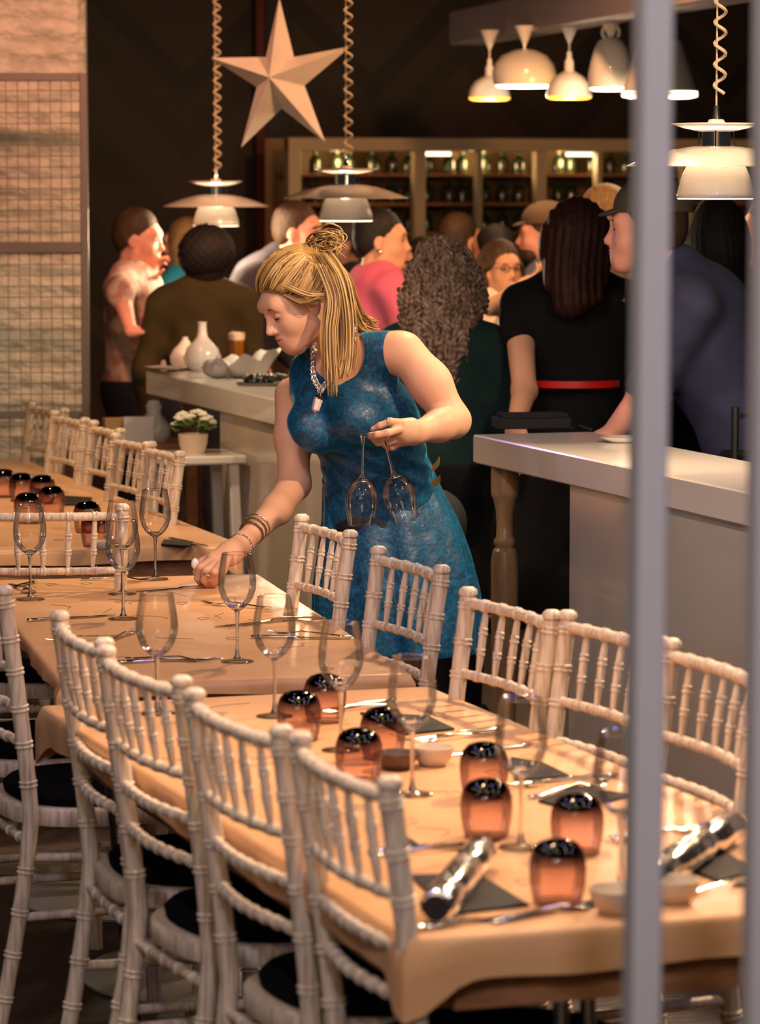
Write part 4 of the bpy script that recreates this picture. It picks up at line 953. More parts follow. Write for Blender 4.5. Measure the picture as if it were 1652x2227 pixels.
# ================================================================ people
def skin_mat(name, c):
    m = mat(name, c, .5, col2=tuple(min(1, q * 1.10) for q in c), nscale=6, spec=.35); b = m.node_tree.nodes['Principled BSDF']
    b.inputs['Subsurface Weight'].default_value = 0.0; return m
def Fr(f, u):
    f = Vector(f).normalized(); u = Vector(u); u = (u - f * u.dot(f)).normalized(); s = u.cross(f)
    return np.array(Matrix((f, s, u)).transposed())
def head(C, R, k=1.0, neck=True):
    C = np.array(tuple(C)); g = lambda f, s, u: C + R @ (np.array([f, s, u]) * k)
    e = lambda c, r, kk=.02: ell(g(*c), [q * k for q in r], R, kk * k); c_ = lambda a, b, ra, rb, kk=.02: cap(g(*a), g(*b), ra * k, rb * k, kk * k)
    P = [e((-.018, 0, .035), (.092, .074, .086)), e((.032, 0, -.020), (.060, .060, .088), .03),
         c_((.0, .048, -.062), (.058, .016, -.098), .020, .017, .03), c_((.0, -.048, -.062), (.058, -.016, -.098), .020, .017, .03),
         e((.066, 0, -.097), (.020, .022, .019), .03), e((.060, 0, -.066), (.032, .034, .030), .03),
         e((.050, .036, -.035), (.030, .026, .030), .02), e((.050, -.036, -.035), (.030, .026, .030), .02),
         c_((.070, .030, .022), (.074, -.030, .022), .020, .020, .025),
         c_((.086, 0, .004), (.108, 0, -.034), .0065, .0095, .014), c_((.100, 0, -.038), (.086, 0, -.040), .008, .008, .01),
         e((.094, .012, -.039), (.010, .0065, .0065), .008), e((.094, -.012, -.039), (.010, .0065, .0065), .008),
         sub(e((.096, .031, .000), (.018, .017, .011), .014)), sub(e((.096, -.031, .000), (.018, .017, .011), .014)),
         e((.072, .031, -.001), (.016, .0145, .0125), .004), e((.072, -.031, -.001), (.016, .0145, .0125), .004),
         e((.089, 0, -.0605), (.009, .023, .0055), .006), e((.0875, 0, -.0705), (.009, .019, .006), .006),
         sub(e((.099, 0, -.0655), (.010, .022, .0016), .002))]
    for s in (1, -1):
        P += [e((-.008, s * .074, -.012), (.020, .008, .031), .010), sub(e((-.004, s * .083, -.010), (.011, .006, .020), .006)), e((-.004, s * .073, -.035), (.009, .006, .010), .008)]
    return P, g
def face_bits(root, C, R, k, lips, browc, open_=True, smile=0, glasses=False):
    C = np.array(tuple(C)); g = lambda f, s, u: C + R @ (np.array([f, s, u]) * k)
    for s in (1, -1):
        mb = MB()
        if open_:
            RR = Matrix(R.tolist()); mb.ball(g(.0815, s * .031, -.001), .0075 * k, .0085 * k, .0055 * k, 10, 7, RR); mb.build('eye', M['eye'], root, 180, world=True)
        mb = MB(); mb.tube([g(.0945 - .006 * abs(t), s * (.031 + .017 * t), .020 + .004 * (1 - t * t)) for t in (-1, -.5, 0, .5, 1)], [.0012 * k, .0026 * k, .003 * k, .0026 * k, .001 * k], 6, flat=.6); mb.build('eyebrow', browc, root, 180, world=True)
        mb = MB(); mb.tube([g(.0885 - .004 * t * t - .001 * (t > 0), s * (.031 + .015 * t), -.003 - .003 * (1 - t * t) + .003 * (1 if open_ else -1) ) for t in (-1, -.5, 0, .5, 1)], [.0006 * k, .0014 * k, .0017 * k, .0017 * k, .0007 * k], 6); mb.build('lashes', M['eye'], root, 180, world=True)
    mb = MB(); mb.tube([g(.0985 - .00022 * (q ** 2) - .0025 * smile * abs(q) / 20, q * .00105 * 18 / 20, -.0610 + .00002 * q * q * (1 + 2 * smile)) for q in (-18, -12, -6, 0, 6, 12, 18)], [.0008 * k, .0024 * k, .0034 * k, .003 * k, .0034 * k, .0024 * k, .0008 * k], 6, flat=.8)
    mb.tube([g(.0968 - .00022 * (q ** 2), q * .00105 * .8, -.0702 + .00003 * q * q * (1 + smile)) for q in (-18, -12, -6, 0, 6, 12, 18)], [.0008 * k, .0028 * k, .0038 * k, .004 * k, .0038 * k, .0028 * k, .0008 * k], 6, flat=.8)
    mb.build('lips', lips, root, 180, world=True)
    if smile > 1:
        MB().ball(g(.0975, 0, -.0655), .003 * k, .014 * k, .0035 * k, 10, 6, Matrix(R.tolist())).build('teeth', M['white_gloss'], root, 180, world=True)
    if glasses:
        mb = MB()
        for s in (1, -1):
            mb.tube([g(.100, s * .034 + .021 * math.cos(a), .0 + .015 * math.sin(a)) for a in [i * PI / 8 for i in range(17)]], .002 * k, 6); mb.tube([g(.098, s * .055, .003), g(.0, s * .078, .004)], .0016 * k, 6)
        mb.tube([g(.101, -.013, .003), g(.103, 0, .006), g(.101, .013, .003)], .0016 * k, 6); mb.build('spectacles', M['black'], root, 180, world=True)
def hand(W_, D, N, k=1.0, curl=.5, side=1, spread=1.0, thumb_in=0.6):
    """wrist W_, pointing D, palm normal N (out of the palm); returns prims"""
    D = Vector(D).normalized(); N = Vector(N); N = (N - D * N.dot(D)).normalized(); S = D.cross(N) * side; W_ = Vector(W_)
    P = [cap(W_, W_ + D * .03 * k, .024 * k, .026 * k, .02)]
    for i in range(4):
        o = (i - 1.5) * .0185 * k; b = W_ + D * (.085 - .004 * abs(i - 1)) * k + S * o
        P.append(cap(W_ + D * .02 * k + S * o * .6, b, .0155 * k, .0115 * k, .014 * k))
        L = (.040, .045, .042, .033)[i] * k; a = curl * (.9 + .12 * i); d = D; p = b
        for j, (fr, r) in enumerate(((1, .0092), (.65, .0085), (.5, .0075))):
            a_ = a * (.7 if j == 0 else 1.15); ca, sa = math.cos(a_), math.sin(a_); nd = (d * ca + (N if j == 0 else nn) * sa).normalized(); nn = ((N if j == 0 else nn) * ca - d * sa).normalized(); q = p + nd * L * fr; P.append(cap(p, q, r * k * 1.04, r * k, .004)); p = q; d = nd
    t0 = W_ + D * .022 * k + (-S) * .022 * k + N * .008 * k; t1 = t0 + (D * .6 - S * .55 + N * thumb_in * .6).normalized() * .042 * k; t2 = t1 + (D * .9 - S * .05 + N * thumb_in).normalized() * .032 * k; t3 = t2 + (D * .9 + S * .15 + N * thumb_in).normalized() * .024 * k
    P += [cap(t0, t1, .015 * k, .0115 * k, .014), cap(t1, t2, .0112 * k, .0098 * k, .004), cap(t2, t3, .0098 * k, .0085 * k, .004)]
    return P
M['eye'] = mat('dark_eye', (.02, .012, .01), .25); 
LIP = mat('rose_lips', (.50, .17, .14), .4); LIPD = mat('brown_lips', (.32, .12, .09), .4)
SK = dict(fair=skin_mat('fair_skin', (.70, .38, .26)), pink=skin_mat('pink_skin', (.66, .30, .22)), tan=skin_mat('tan_skin', (.50, .26, .15)), brown=skin_mat('brown_skin', (.30, .14, .08)), dark=skin_mat('deep_skin', (.16, .075, .05)))
def hairm(n, c, c2): return mat(n, c, .62, spec=.25, col2=c2, nscale=30, stretch=(3, 3, .6), bump=.25, bscale=40)
HR = dict(brown=hairm('brown_hair', (.030, .015, .008), (.06, .032, .016)), black=hairm('black_hair', (.006, .005, .005), (.014, .010, .009)), auburn=hairm('auburn_hair', (.022, .006, .005), (.05, .014, .009)), pale=hairm('pale_hair', (.12, .08, .035), (.20, .13, .06)), lbrown=hairm('light_brown_hair', (.10, .055, .02), (.16, .09, .035)), curly=hairm('curly_brown_hair', (.07, .045, .033), (.46, .33, .25)))
def cloth(n, c, c2=None, ns=6, rough=.85, **kw): return mat(n, c, rough, col2=c2 or tuple(q * 1.25 for q in c), nscale=ns, sheen=.02, spec=.2, **kw)
def person(px, pytop, Y, yaw, skin, hair, htype, top, legs, label, arms=None, lean=(0, 0), headyaw=None, headpitch=0.0, width=1.0, sleeves=1.0, skirt=False, h=.0085, smile=0, glasses=False, extras=None, female=False, hat=None, beard=False, collar=None, hairoff=0.0):
    ptop = PY(px, pytop, Y); Ht = ptop.z - (.012 if htype != 'big' else .05); k = min(1.08, max(.9, Ht / 1.70)); a = math.radians(yaw)
    hy = math.radians(headyaw if headyaw is not None else yaw); f = Vector((math.cos(a), math.sin(a), 0)); s = Vector((-math.sin(a), math.cos(a), 0))
    base = Vector((ptop.x, Y, 0)); base -= f * .02
    drop = 1.70 * k - Ht       # bending of the knees / slouch taken below the hips
    def J(F_, S_, Z_): 
        z = Z_ * k - drop * min(1.0, Z_ / 0.9); t = max(0, Z_ - .9) / .6
        return base + f * (F_ * k + lean[0] * (t - 1.1)) + s * (S_ * k + lean[1] * (t - 1.1)) + Vector((0, 0, z))
    root = empty('person', (base.x, base.y, 0), 0, label, 'person')
    hf = Vector((math.cos(hy) * math.cos(headpitch), math.sin(hy) * math.cos(headpitch), -math.sin(headpitch))); R = Fr(hf, (0, 0, 1))
    hk = k * (.97 if female else 1.02); HC = J(.02, 0, 1.583); HP, g = head(HC, R, hk)
    w = width; sh = (.165 if female else .185) * w
    TP = [ell(J(0, 0, 1.28), (.115 * k * w, .155 * k * w, .20 * k), np.array(Matrix((f, s, Vector((0, 0, 1)))).transposed()), .06), ell(J(0, 0, 1.08), (.10 * k * w, .13 * k * w, .16 * k), np.array(Matrix((f, s, Vector((0, 0, 1)))).transposed()), .08), ell(J(-.01, 0, .93), (.115 * k * w, .155 * k * w, .13 * k), np.array(Matrix((f, s, Vector((0, 0, 1)))).transposed()), .08), cap(J(-.01, -sh * .75, 1.385), J(-.01, sh * .75, 1.385), .062 * k, .062 * k, .06), cap(J(-.015, -.06, 1.43), J(-.015, .06, 1.43), .045 * k, .045 * k, .05)]
    if female: TP += [ell(J(.085, q * .07, 1.26), (.055, .06, .06), None, .04) for q in (-1, 1)]
    NK = [cap(J(-.02, 0, 1.40), Vector(g(-.028, 0, -.045)), .052 * k, .050 * k, .03)]
    arms = arms or {}; AP = []; SL = []
    for sd in (1, -1):
        S0 = J(-.01, sd * sh * 1.02, 1.375); E, Wp, hd, hn = arms.get(sd, ((-.02, sd * (sh + .06), 1.08), (.10, sd * (sh + .04), .86), (.1, 0, -1), (0, -sd, 0)))
        E = J(*E) if not isinstance(E, Vector) else E; Wp = J(*Wp) if not isinstance(Wp, Vector) else Wp
        r0 = (.043 if female else .052) * k * w
        AP += [cap(S0, E, r0, r0 * .8, .04), cap(E, Wp, r0 * .82, .026 * k, .02)]
        D = f * hd[0] + s * hd[1] + Vector((0, 0, hd[2])); Nn = f * hn[0] + s * hn[1] + Vector((0, 0, hn[2])); AP += hand(Wp, D, Nn, k * .95, .45, sd)
        if sleeves <= .5: SL += [cap(S0, S0.lerp(E, sleeves * 2), r0, r0 * .92, .04)]
        else: SL += [cap(S0, E, r0, r0 * .85, .04), cap(E, E.lerp(Wp, (sleeves - .5) * 2 * .96), r0 * .85, .034 * k, .02)]
    LP = []
    for sd in (1, -1): LP += [cap(J(0, sd * .085, .88), J(.01, sd * .09, .48), .083 * k * w, .055 * k, .04), cap(J(.01, sd * .09, .48), J(-.02, sd * .095, .09), .056 * k, .036 * k, .03)]
    FT = []
    for sd in (1, -1): q = J(-.02, sd * .095, .09); FT += [cap(Vector((q.x, q.y, .045)), Vector((q.x, q.y, .035)) + f * .15, .04, .032, .03), cap(q, Vector((q.x, q.y, .05)), .036, .038, .02)]
    sculpt('body', TP + NK + HP + AP + LP + FT, h, skin, root)
    tcut = lambda P: np.maximum(-(P[:, 2] - J(0, 0, .86).z), -1e3)
    sculpt('top', TP + SL + ([cap(J(-.02, 0, 1.43), J(-.022, 0, 1.47), .058 * k, .057 * k, .02)] if collar else []), h, top, root, off=.013, cut=tcut, disp=lambda P: .004 * np.sin(P[:, 2] * 38 + 6 * P[:, 0]) * np.sin(P[:, 0] * 31 + P[:, 2] * 9))
    if skirt:
        sculpt('skirt', [cap(J(0, 0, .95), J(0, 0, .55), .14 * k * w, .20 * k * w, .03)], h * 1.2, legs, root, off=.012)
    else: sculpt('trousers', LP + TP[1:3], h * 1.2, legs, root, off=.012, cut=lambda P: P[:, 2] - J(0, 0, .97).z)
    sculpt('shoes', FT, h * 1.2, M['black'], root, off=.007)
    # hair
    Rn = R; Cn = np.array(tuple(HC))
    def loc(P): return ((P - Cn) @ Rn) / hk
    if htype != 'none':
        hp = [ell(g(-.022, 0, .040), (.097 * hk, .080 * hk, .092 * hk), R, .02)]
        if htype == 'short': hp.append(ell(g(-.045, 0, -.01), (.07 * hk, .074 * hk, .07 * hk), R, .03))
        if htype == 'bob': hp += [ell(g(-.04, 0, -.02), (.085 * hk, .098 * hk, .12 * hk), R, .04)]
        if htype == 'long': hp += [ell(g(-.05, 0, -.01), (.075 * hk, .092 * hk, .11 * hk), R, .04), cap(g(-.06, .0, -.06), Vector(g(-.05, 0, 0)) + Vector((0, 0, -.36)), .085, .055, .08), cap(g(-.03, .05, -.04), Vector(g(-.06, .05, 0)) + Vector((0, 0, -.30)), .05, .035, .05), cap(g(-.03, -.05, -.04), Vector(g(-.06, -.05, 0)) + Vector((0, 0, -.30)), .05, .035, .05)]
        if htype == 'big': hp += [ell(g(-.05, 0, .0), (.12, .13, .13), R, .05), ell(g(-.06, 0, -.14) , (.12, .15, .14), R, .06)]
        def hcut(P):
            q = loc(P); keep = -.62 * q[:, 0] + .78 * q[:, 2]; thr = -.009 if htype in ('short',) else -.016
            face = np.maximum(thr - keep, q[:, 0] - .2)
            if htype in ('short',): return face * hk
            # long styles: open only in front of the face
            return np.maximum(np.minimum(face, np.minimum(q[:, 0] - .0 + .0 * q[:, 1], 9)), -9) * hk
        if htype == 'short': disp = lambda P: .0012 * np.sin(P[:, 0] * 210 + 2 * np.sin(P[:, 2] * 70)) * np.sin(P[:, 2] * 150 + P[:, 1] * 190)
        elif htype == 'big': disp = lambda P: .010 * np.sin(P[:, 0] * 150 + 3 * np.sin(P[:, 2] * 60)) * np.sin(P[:, 2] * 130 + 2 * np.sin(P[:, 0] * 90)) 
        else: disp = lambda P: .0014 * np.sin(np.arctan2(P[:, 1] - Cn[1], P[:, 0] - Cn[0]) * 44 + 2.5 * np.sin(P[:, 2] * 16))
        sculpt('hair', hp, .006, hair, root, cut=hcut, disp=disp)
    if beard: sculpt('beard', [ell(g(.045, 0, -.085), (.052 * hk, .058 * hk, .045 * hk), R, .02)], .006, hair, root, off=.004, cut=lambda P: (loc(P)[:, 2] + .058 - .3 * np.maximum(0, -loc(P)[:, 0] + .03)) * hk)
    if hat is not None:
        hp = [ell(g(-.022, 0, .058), (.108 * hk, .092 * hk, .085 * hk), R, .02)]; sculpt('cap', hp, .006, hat, root, off=.004, cut=lambda P: (-(loc(P)[:, 2] - .045)) * hk)
        MB().ball(g(.090, 0, .046), .042 * hk, .066 * hk, .009 * hk, 20, 8, Matrix(R.tolist()) @ Matrix.Rotation(.25, 3, 'Y')).build('cap_peak', hat, root, 180, world=True)
    if collar: sculpt('collar', [cap(J(-.02, 0, 1.455), J(-.022, 0, 1.47), .068 * k, .062 * k, .01)], .006, collar, root, off=.003, cut=lambda P: -(P[:, 2] - J(0, 0, 1.44).z))
    browm = hair if hair else HR['brown']
    face_bits(root, HC, R, hk, LIPD if skin in (SK['brown'], SK['dark']) else LIP, browm, True, smile, glasses)
    if extras: extras(root, J, g, f, s, k)
    return root
denim = cloth('dark_trousers', (.012, .013, .02)); blackc = cloth('black_cloth', (.003, .003, .004), (.006, .006, .008)); 
def floral(n, c1, c2): return mat(n, c1, .85, col2=c2, nscale=16, contrast=(.45, .55))
U = lambda x, y, Y: PY(x, y, Y)
person(303, 452, 14.3, -12, SK['pink'], HR['brown'], 'short', floral('patterned_pink_shirt', (.42, .20, .16), (.60, .42, .34)), denim, 'man in a patterned pink shirt at the far left, facing right with one hand raised', width=1.06, arms={-1: (U(262, 640, 14.0), U(285, 722, 13.85), (1, 0, 0), (0, 0, -1)), 1: (U(305, 690, 14.5), U(328, 625, 14.3), (.2, 0, 1), (1, 0, 0))}, sleeves=.62, headpitch=.12)
person(445, 492, 13.9, 95, SK['tan'], HR['black'], 'bob', cloth('olive_coat', (.030, .022, .006), (.042, .032, .010)), denim, 'person with full dark hair seen from behind in an olive coat', width=.98, lean=(0, -.03), h=.01, extras=lambda r, J, g, f, s, k: sculpt('hair_mass', [ell(U(450, 545, 13.85), (.115, .10, .11), None, .04), ell(U(430, 560, 13.85), (.07, .08, .08), None, .04)], .009, HR['black'], r, disp=lambda P: .004 * np.sin(P[:, 0] * 190) * np.sin(P[:, 2] * 170)))
person(397, 470, 15.2, 150, SK['tan'], HR['lbrown'], 'long', cloth('teal_top', (.005, .10, .14)), denim, 'person with light brown hair and a teal top behind the olive coat', female=True, h=.01)
person(645, 437, 14.5, -20, SK['pink'], HR['brown'], 'short', cloth('grey_suit', (.030, .027, .036), (.042, .037, .048), 20), cloth('grey_suit_trousers', (.06, .055, .07)), 'man in a grey suit with a pale shirt collar standing behind the bar counter', lean=(.30, .0), width=1.22, arms={-1: (U(492, 720, 14.2), U(520, 785, 14.1), (1, 0, -.1), (0, 0, -1)), 1: ((.05, .28, 1.1), (.25, .15, 1.0), (1, 0, 0), (0, -1, 0))}, collar=cloth('white_collar', (.65, .65, .7)))
person(742, 470, 15.4, 200, SK['dark'], HR['black'], 'short', blackc, denim, 'dark-haired person between the suited man and the pink shirt', h=.01)
person(832, 452, 13.4, 22, SK['tan'], HR['black'], 'short', cloth('rose_pink_shirt', (.50, .09, .16), (.58, .12, .20), 3), denim, 'smiling person in a rose pink shirt with a round earring', width=1.12, headyaw=-8, smile=1, arms={-1: ((.06, -.26, 1.12), (.25, -.05, 1.05), (1, .3, 0), (0, 0, -1))}, extras=lambda r, J, g, f, s, k: MB().ball(g(.0, -.084, -.045), .011, seg=12, rings=8).build('earring', M['silver'], r, 180, world=True))
person(912, 512, 14.6, 190, SK['tan'], HR['black'], 'bob', blackc, denim, 'dark-haired person partly behind the curly hair', female=True, h=.01)
person(1003, 462, 15.6, 40, SK['pink'], HR['brown'], 'short', cloth('pale_shirt', (.5, .42, .2)), denim, 'brown-haired man turned away, with a pale collar, deep in the crowd', h=.01, collar=cloth('cream_collar', (.6, .52, .36)))
person(1066, 486, 15.0, 160, SK['brown'], HR['black'], 'bob', blackc, denim, 'short dark-haired person deep in the crowd above the spectacled woman', female=True, h=.01)
person(1093, 518, 13.4, -62, SK['tan'], HR['brown'], 'long', cloth('white_top', (.6, .5, .4)), denim, 'laughing woman in dark spectacles raising one forearm', female=True, smile=2, glasses=True, headyaw=-66, arms={1: (U(1066, 668, 13.0), U(1140, 618, 12.8), (1, .5, .6), (0, 0, 1))}, sleeves=.3)
person(1178, 446, 14.6, 178, SK['pink'], HR['brown'], 'short', cloth('blue_grey_shirt', (.12, .13, .19)), denim, 'bearded man in a brown hat, in profile facing left', beard=True, hat=cloth('brown_hat', (.09, .055, .03)), h=.01)
person(1305, 402, 13.2, 150, SK['tan'], HR['pale'], 'short', cloth('grey_green_top', (.12, .12, .07)), denim, 'person with pale blond hair behind the black dress', h=.01)
# curly haired woman, back to us
def curls(root, J, g, f, s, k):
    P = [ell(U(955, 600, 10.85), (.098, .10, .125), None, .05), ell(U(945, 680, 10.80), (.118, .10, .17), None, .06), ell(U(948, 770, 10.80), (.10, .08, .14), None, .06), ell(U(1000, 660, 10.9), (.085, .09, .17), None, .06)]
    def disp(Q):
        x, y, z = Q[:, 0], Q[:, 1], Q[:, 2]; w1 = np.sin(x * 165 + 2.2 * np.sin(z * 80 + 1.3)) ; w2 = np.sin(z * 200 + 2.6 * np.sin(x * 90) + y * 60)
        return .0095 * w1 * w2 + .006 * np.sin(x * 90 + z * 40)
    sculpt('curly_hair', P, .0038, HR['curly'], root, disp=disp)
person(968, 545, 10.9, 75, SK['tan'], HR['curly'], 'bob', cloth('dark_green_top', (.006, .022, .022), (.010, .03, .03)), blackc, 'woman with big curly brown hair and a dark green top, back to us', female=True, extras=curls, width=1.12, arms={-1: ((-.02, -.24, 1.10), (.20, -.16, 1.02), (1, .3, 0), (0, 0, -1))})
# woman in black dress with red belt
def redbelt(root, J, g, f, s, k):
    c = U(1240, 832, 10.75); mb = MB(); n = 40; V = []
    for dr, dz in ((0, -.011), (.004, -.011), (.004, .011), (0, .011)):
        for i in range(n): a = 2 * PI * i / n; q = c + s * ((.152 + dr) * math.cos(a)) + f * ((.122 + dr) * math.sin(a)) + Vector((0, 0, dz)); V.append(tuple(q))
    F = [[k_ * n + i, k_ * n + (i + 1) % n, (k_ + 1) % 4 * n + (i + 1) % n, (k_ + 1) % 4 * n + i] for k_ in range(4) for i in range(n)]
    mb.add(V, F); mb.build('belt', mat('red_belt', (.65, .01, .008), .4), root, 50, world=True)
    sculpt('long_hair', [ell(U(1255, 520, 10.72), (.098, .10, .13), None, .05), cap(U(1253, 520, 10.70), U(1240, 655, 10.62), .10, .055, .06), cap(U(1295, 540, 10.72), U(1290, 640, 10.64), .05, .03, .06), cap(U(1215, 540, 10.72), U(1205, 610, 10.66), .05, .03, .05)], .006, HR['auburn'], root, disp=lambda P: .003 * np.sin(P[:, 0] * 260 + 2 * np.sin(P[:, 2] * 14)))
person(1256, 432, 10.85, 82, SK['fair'], HR['auburn'], 'long', blackc, blackc, 'woman in a black dress with red belt and long auburn hair, back to us', female=True, skirt=True, sleeves=.18, extras=redbelt, width=1.12, arms={1: (U(1140, 850, 10.6), U(1120, 925, 10.35), (.4, 0, -1), (0, 0, -1)), -1: ((.04, -.27, 1.10), (.22, -.16, 1.02), (1, .3, 0), (0, 0, -1))})
# man in the flat cap leaning on the counter
person(1412, 398, 9.95, 176, SK['pink'], HR['brown'], 'short', cloth('navy_shirt', (.026, .030, .070), (.04, .045, .095), 9), blackc, 'man in grey flat cap and navy shirt leaning on the right counter', width=1.18, lean=(.30, -.0), hat=cloth('grey_cap', (.06, .05, .04)), beard=False, collar=cloth('navy_collar', (.03, .03, .08)), arms={1: (U(1400, 868, 9.85), U(1322, 950, 9.72), (1, 0, -.25), (0, 0, -1)), -1: ((-.10, -.28, 1.12), (.02, -.26, .90), (.3, 0, -1), (0, 1, 0))}, sleeves=.42)
person(1530, 560, 10.3, 95, SK['tan'], None, 'none', cloth('slate_navy_shirt', (.022, .026, .062), (.035, .040, .085), 9), blackc, 'broad figure in a slate navy shirt bending behind the right counter', width=1.0, h=.011) if False else None
person(1556, 428, 11.6, 100, SK['tan'], HR['black'], 'long', blackc, blackc, 'person with long black hair and a black coat at the right', width=1.2, h=.01)
person(1668, 428, 13.0, 190, SK['pink'], HR['brown'], 'short', cloth('red_shirt', (.55, .06, .07)), denim, 'person in a red shirt cut by the right edge', h=.01)
# champagne flute held behind the post
o = MB().lathe([(0, 0), (.03, 0), (.03, .002), (.004, .006), (.003, .09), (.010, .10), (.021, .14), (.024, .19), (.021, .25), (.020, .25), (.022, .19), (.018, .14), (.004, .105), (0, .105)], 24, cap=False).build('champagne_flute', M['wine'], None, 180); o.location = U(1355, 655, 10.3) ; o.rotation_euler = (0, .1, 0)
tag(o, 'tall flute of pale drink held beside the cap wearer', 'glass')
h_ = U(1362, 640, 10.3)
# ================================================================ the waitress
YW = 8.8
def Wd(x, y, Y=YW): return PY(x, y, Y)
base = Vector((Wd(860, 1000).x, 8.95, 0))
WR = empty('person', base, 0, 'blonde waitress in a teal velvet dress leaning over the table, two wine glasses in hand', 'person')
wskin = skin_mat('waitress_skin', (.62, .34, .22))
HC = Wd(644, 654, 8.70); hf = Vector((-.78, -.42, -.47)); R = Fr(hf, (-.12, .0, 1)); HK = .98
# roll the head a little
HP, g = head(HC, R, HK)
neck0 = Wd(745, 800, 8.82); neck1 = Vector(g(-.035, 0, -.05))
shL, shR = Wd(880, 764, 8.68), Wd(634, 858, 8.92)       # her left (our right), her right (our left)
elL, wrL = Wd(985, 915, 8.66), Wd(902, 942, 8.52)
elR, wrR = Wd(640, 1052, 8.84), Wd(528, 1180, 8.54)
ax = (shL - shR).normalized(); ch = Wd(775, 885, 8.80); wa = Wd(822, 1030, 8.90); hp_ = Wd(835, 1130, 8.93)
up_ = (Wd(745, 790, 8.78) - Wd(822, 1030, 8.90)).normalized(); fr_w = ax.cross(up_).normalized()
if fr_w.y > 0: fr_w = -fr_w
TR = np.array(Matrix((ax, -fr_w, up_)).transposed())
TR2 = np.array(Matrix(((1, .1, 0), (-.1, 1, 0), (0, 0, 1))).transposed())
TW = [ell(ch, (.148, .095, .175), TR, .05), ell(Wd(800, 975, 8.87), (.128, .092, .13), TR, .06), ell(wa, (.128, .095, .10), TR2, .06), ell(hp_, (.155, .12, .12), TR2, .08),
      cap(Wd(682, 840, 8.88), Wd(845, 766, 8.70), .043, .049, .05), cap(Wd(700, 815, 8.82), Wd(800, 774, 8.74), .048, .048, .05),
      ell(Wd(686, 930, 8.74), (.058, .062, .062), TR, .05), ell(Wd(780, 908, 8.68), (.058, .054, .062), TR, .055)]
NKW = [cap(neck0, neck1, .050, .046, .03), cap(neck0, Wd(735, 830, 8.80), .055, .06, .05)]
ARM = [cap(shL, Wd(935, 834, 8.67), .049, .050, .04), cap(Wd(933, 832, 8.67), elL, .052, .043, .03), cap(elL, Wd(955, 925, 8.60), .042, .0405, .02), cap(Wd(955, 925, 8.60), wrL, .0405, .0265, .02),
       cap(shR, Wd(636, 950, 8.90), .045, .044, .04), cap(Wd(636, 950, 8.90), elR, .044, .041, .03), cap(elR, Wd(602, 1108, 8.73), .041, .038, .02), cap(Wd(602, 1108, 8.73), wrR, .038, .025, .02)]
def fing(pts, rs): return [cap(a, b, r0, r1, .005) for (a, b), (r0, r1) in zip(zip(pts, pts[1:]), zip(rs, rs[1:]))]
# her left hand holding the two glass feet: palm right, fingers to the left
HL = [cap(wrL, Wd(888, 938, 8.50), .026, .027, .02), cap(Wd(893, 930, 8.49), Wd(866, 922, 8.47), .024, .014, .02), cap(Wd(893, 945, 8.50), Wd(862, 958, 8.49), .024, .016, .02), cap(Wd(884, 945, 8.48), Wd(868, 940, 8.47), .02, .016, .02)]
HL += fing([Wd(868, 920, 8.46), Wd(848, 917, 8.44), Wd(826, 926, 8.44), Wd(810, 934, 8.45)], [.0115, .0095, .0085, .0072])     # index along the top
HL += fing([Wd(866, 934, 8.45), Wd(842, 942, 8.42), Wd(820, 946, 8.42), Wd(803, 947, 8.43)], [.0115, .0098, .009, .0075])      # thumb in front
HL += fing([Wd(866, 940, 8.47), Wd(838, 950, 8.46), Wd(818, 955, 8.46), Wd(806, 950, 8.47)], [.012, .010, .009, .0075])
HL += fing([Wd(868, 952, 8.48), Wd(840, 962, 8.47), Wd(822, 962, 8.47), Wd(812, 956, 8.48)], [.012, .010, .009, .0075])
HL += fing([Wd(872, 960, 8.49), Wd(852, 972, 8.49), Wd(838, 968, 8.48), Wd(833, 962, 8.48)], [.0112, .0092, .008, .007])
# her right hand laying the knife
HR_ = [cap(wrR, Wd(500, 1200, 8.48), .025, .027, .02), cap(Wd(505, 1198, 8.48), Wd(462, 1212, 8.46), .024, .015, .02), cap(Wd(505, 1208, 8.47), Wd(474, 1228, 8.45), .022, .016, .02)]
HR_ += fing([Wd(462, 1210, 8.48), Wd(438, 1222, 8.48), Wd(427, 1244, 8.48), Wd(434, 1262, 8.48)], [.0118, .0098, .0088, .0075])
HR_ += fing([Wd(462, 1218, 8.45), Wd(436, 1234, 8.44), Wd(430, 1258, 8.45), Wd(440, 1274, 8.47)], [.0118, .0098, .0088, .0075])
HR_ += fing([Wd(470, 1226, 8.44), Wd(448, 1240, 8.42), Wd(444, 1262, 8.43), Wd(452, 1276, 8.46)], [.0115, .0098, .0086, .0075])
HR_ += fing([Wd(480, 1228, 8.43), Wd(466, 1244, 8.41), Wd(462, 1262, 8.43), Wd(464, 1273, 8.45)], [.0108, .009, .008, .007])
HR_ += fing([Wd(494, 1214, 8.44), Wd(484, 1240, 8.41), Wd(470, 1262, 8.43), Wd(459, 1275, 8.46)], [.0135, .0112, .0098, .0082])
LG = []; FTW = []
for sx, yy in ((-.085, 8.90), (.09, 9.02)):
    kx = base.x + sx; LG += [cap((kx + .02 - sx * .1, yy, .86), (kx, yy, .48), .086, .056, .04), cap((kx, yy, .48), (kx + .01, yy + .02, .09), .056, .036, .03)]
    FTW += [cap((kx + .01, yy + .02, .09), (kx + .01, yy + .02, .05), .036, .036, .02), cap((kx + .01, yy + .02, .045), (kx - .02, yy - .12, .035), .037, .030, .03)]
sculpt('body', TW + NKW + HP + ARM + HL + HR_ + LG + FTW, .0028, wskin, WR)
sculpt('tights', LG + [ell(hp_, (.15, .115, .11), TR2, .06)], .007, mat('black_tights', (.008, .008, .010), .6), WR, off=.004)
sculpt('shoes', FTW, .006, M['black'], WR, off=.006)
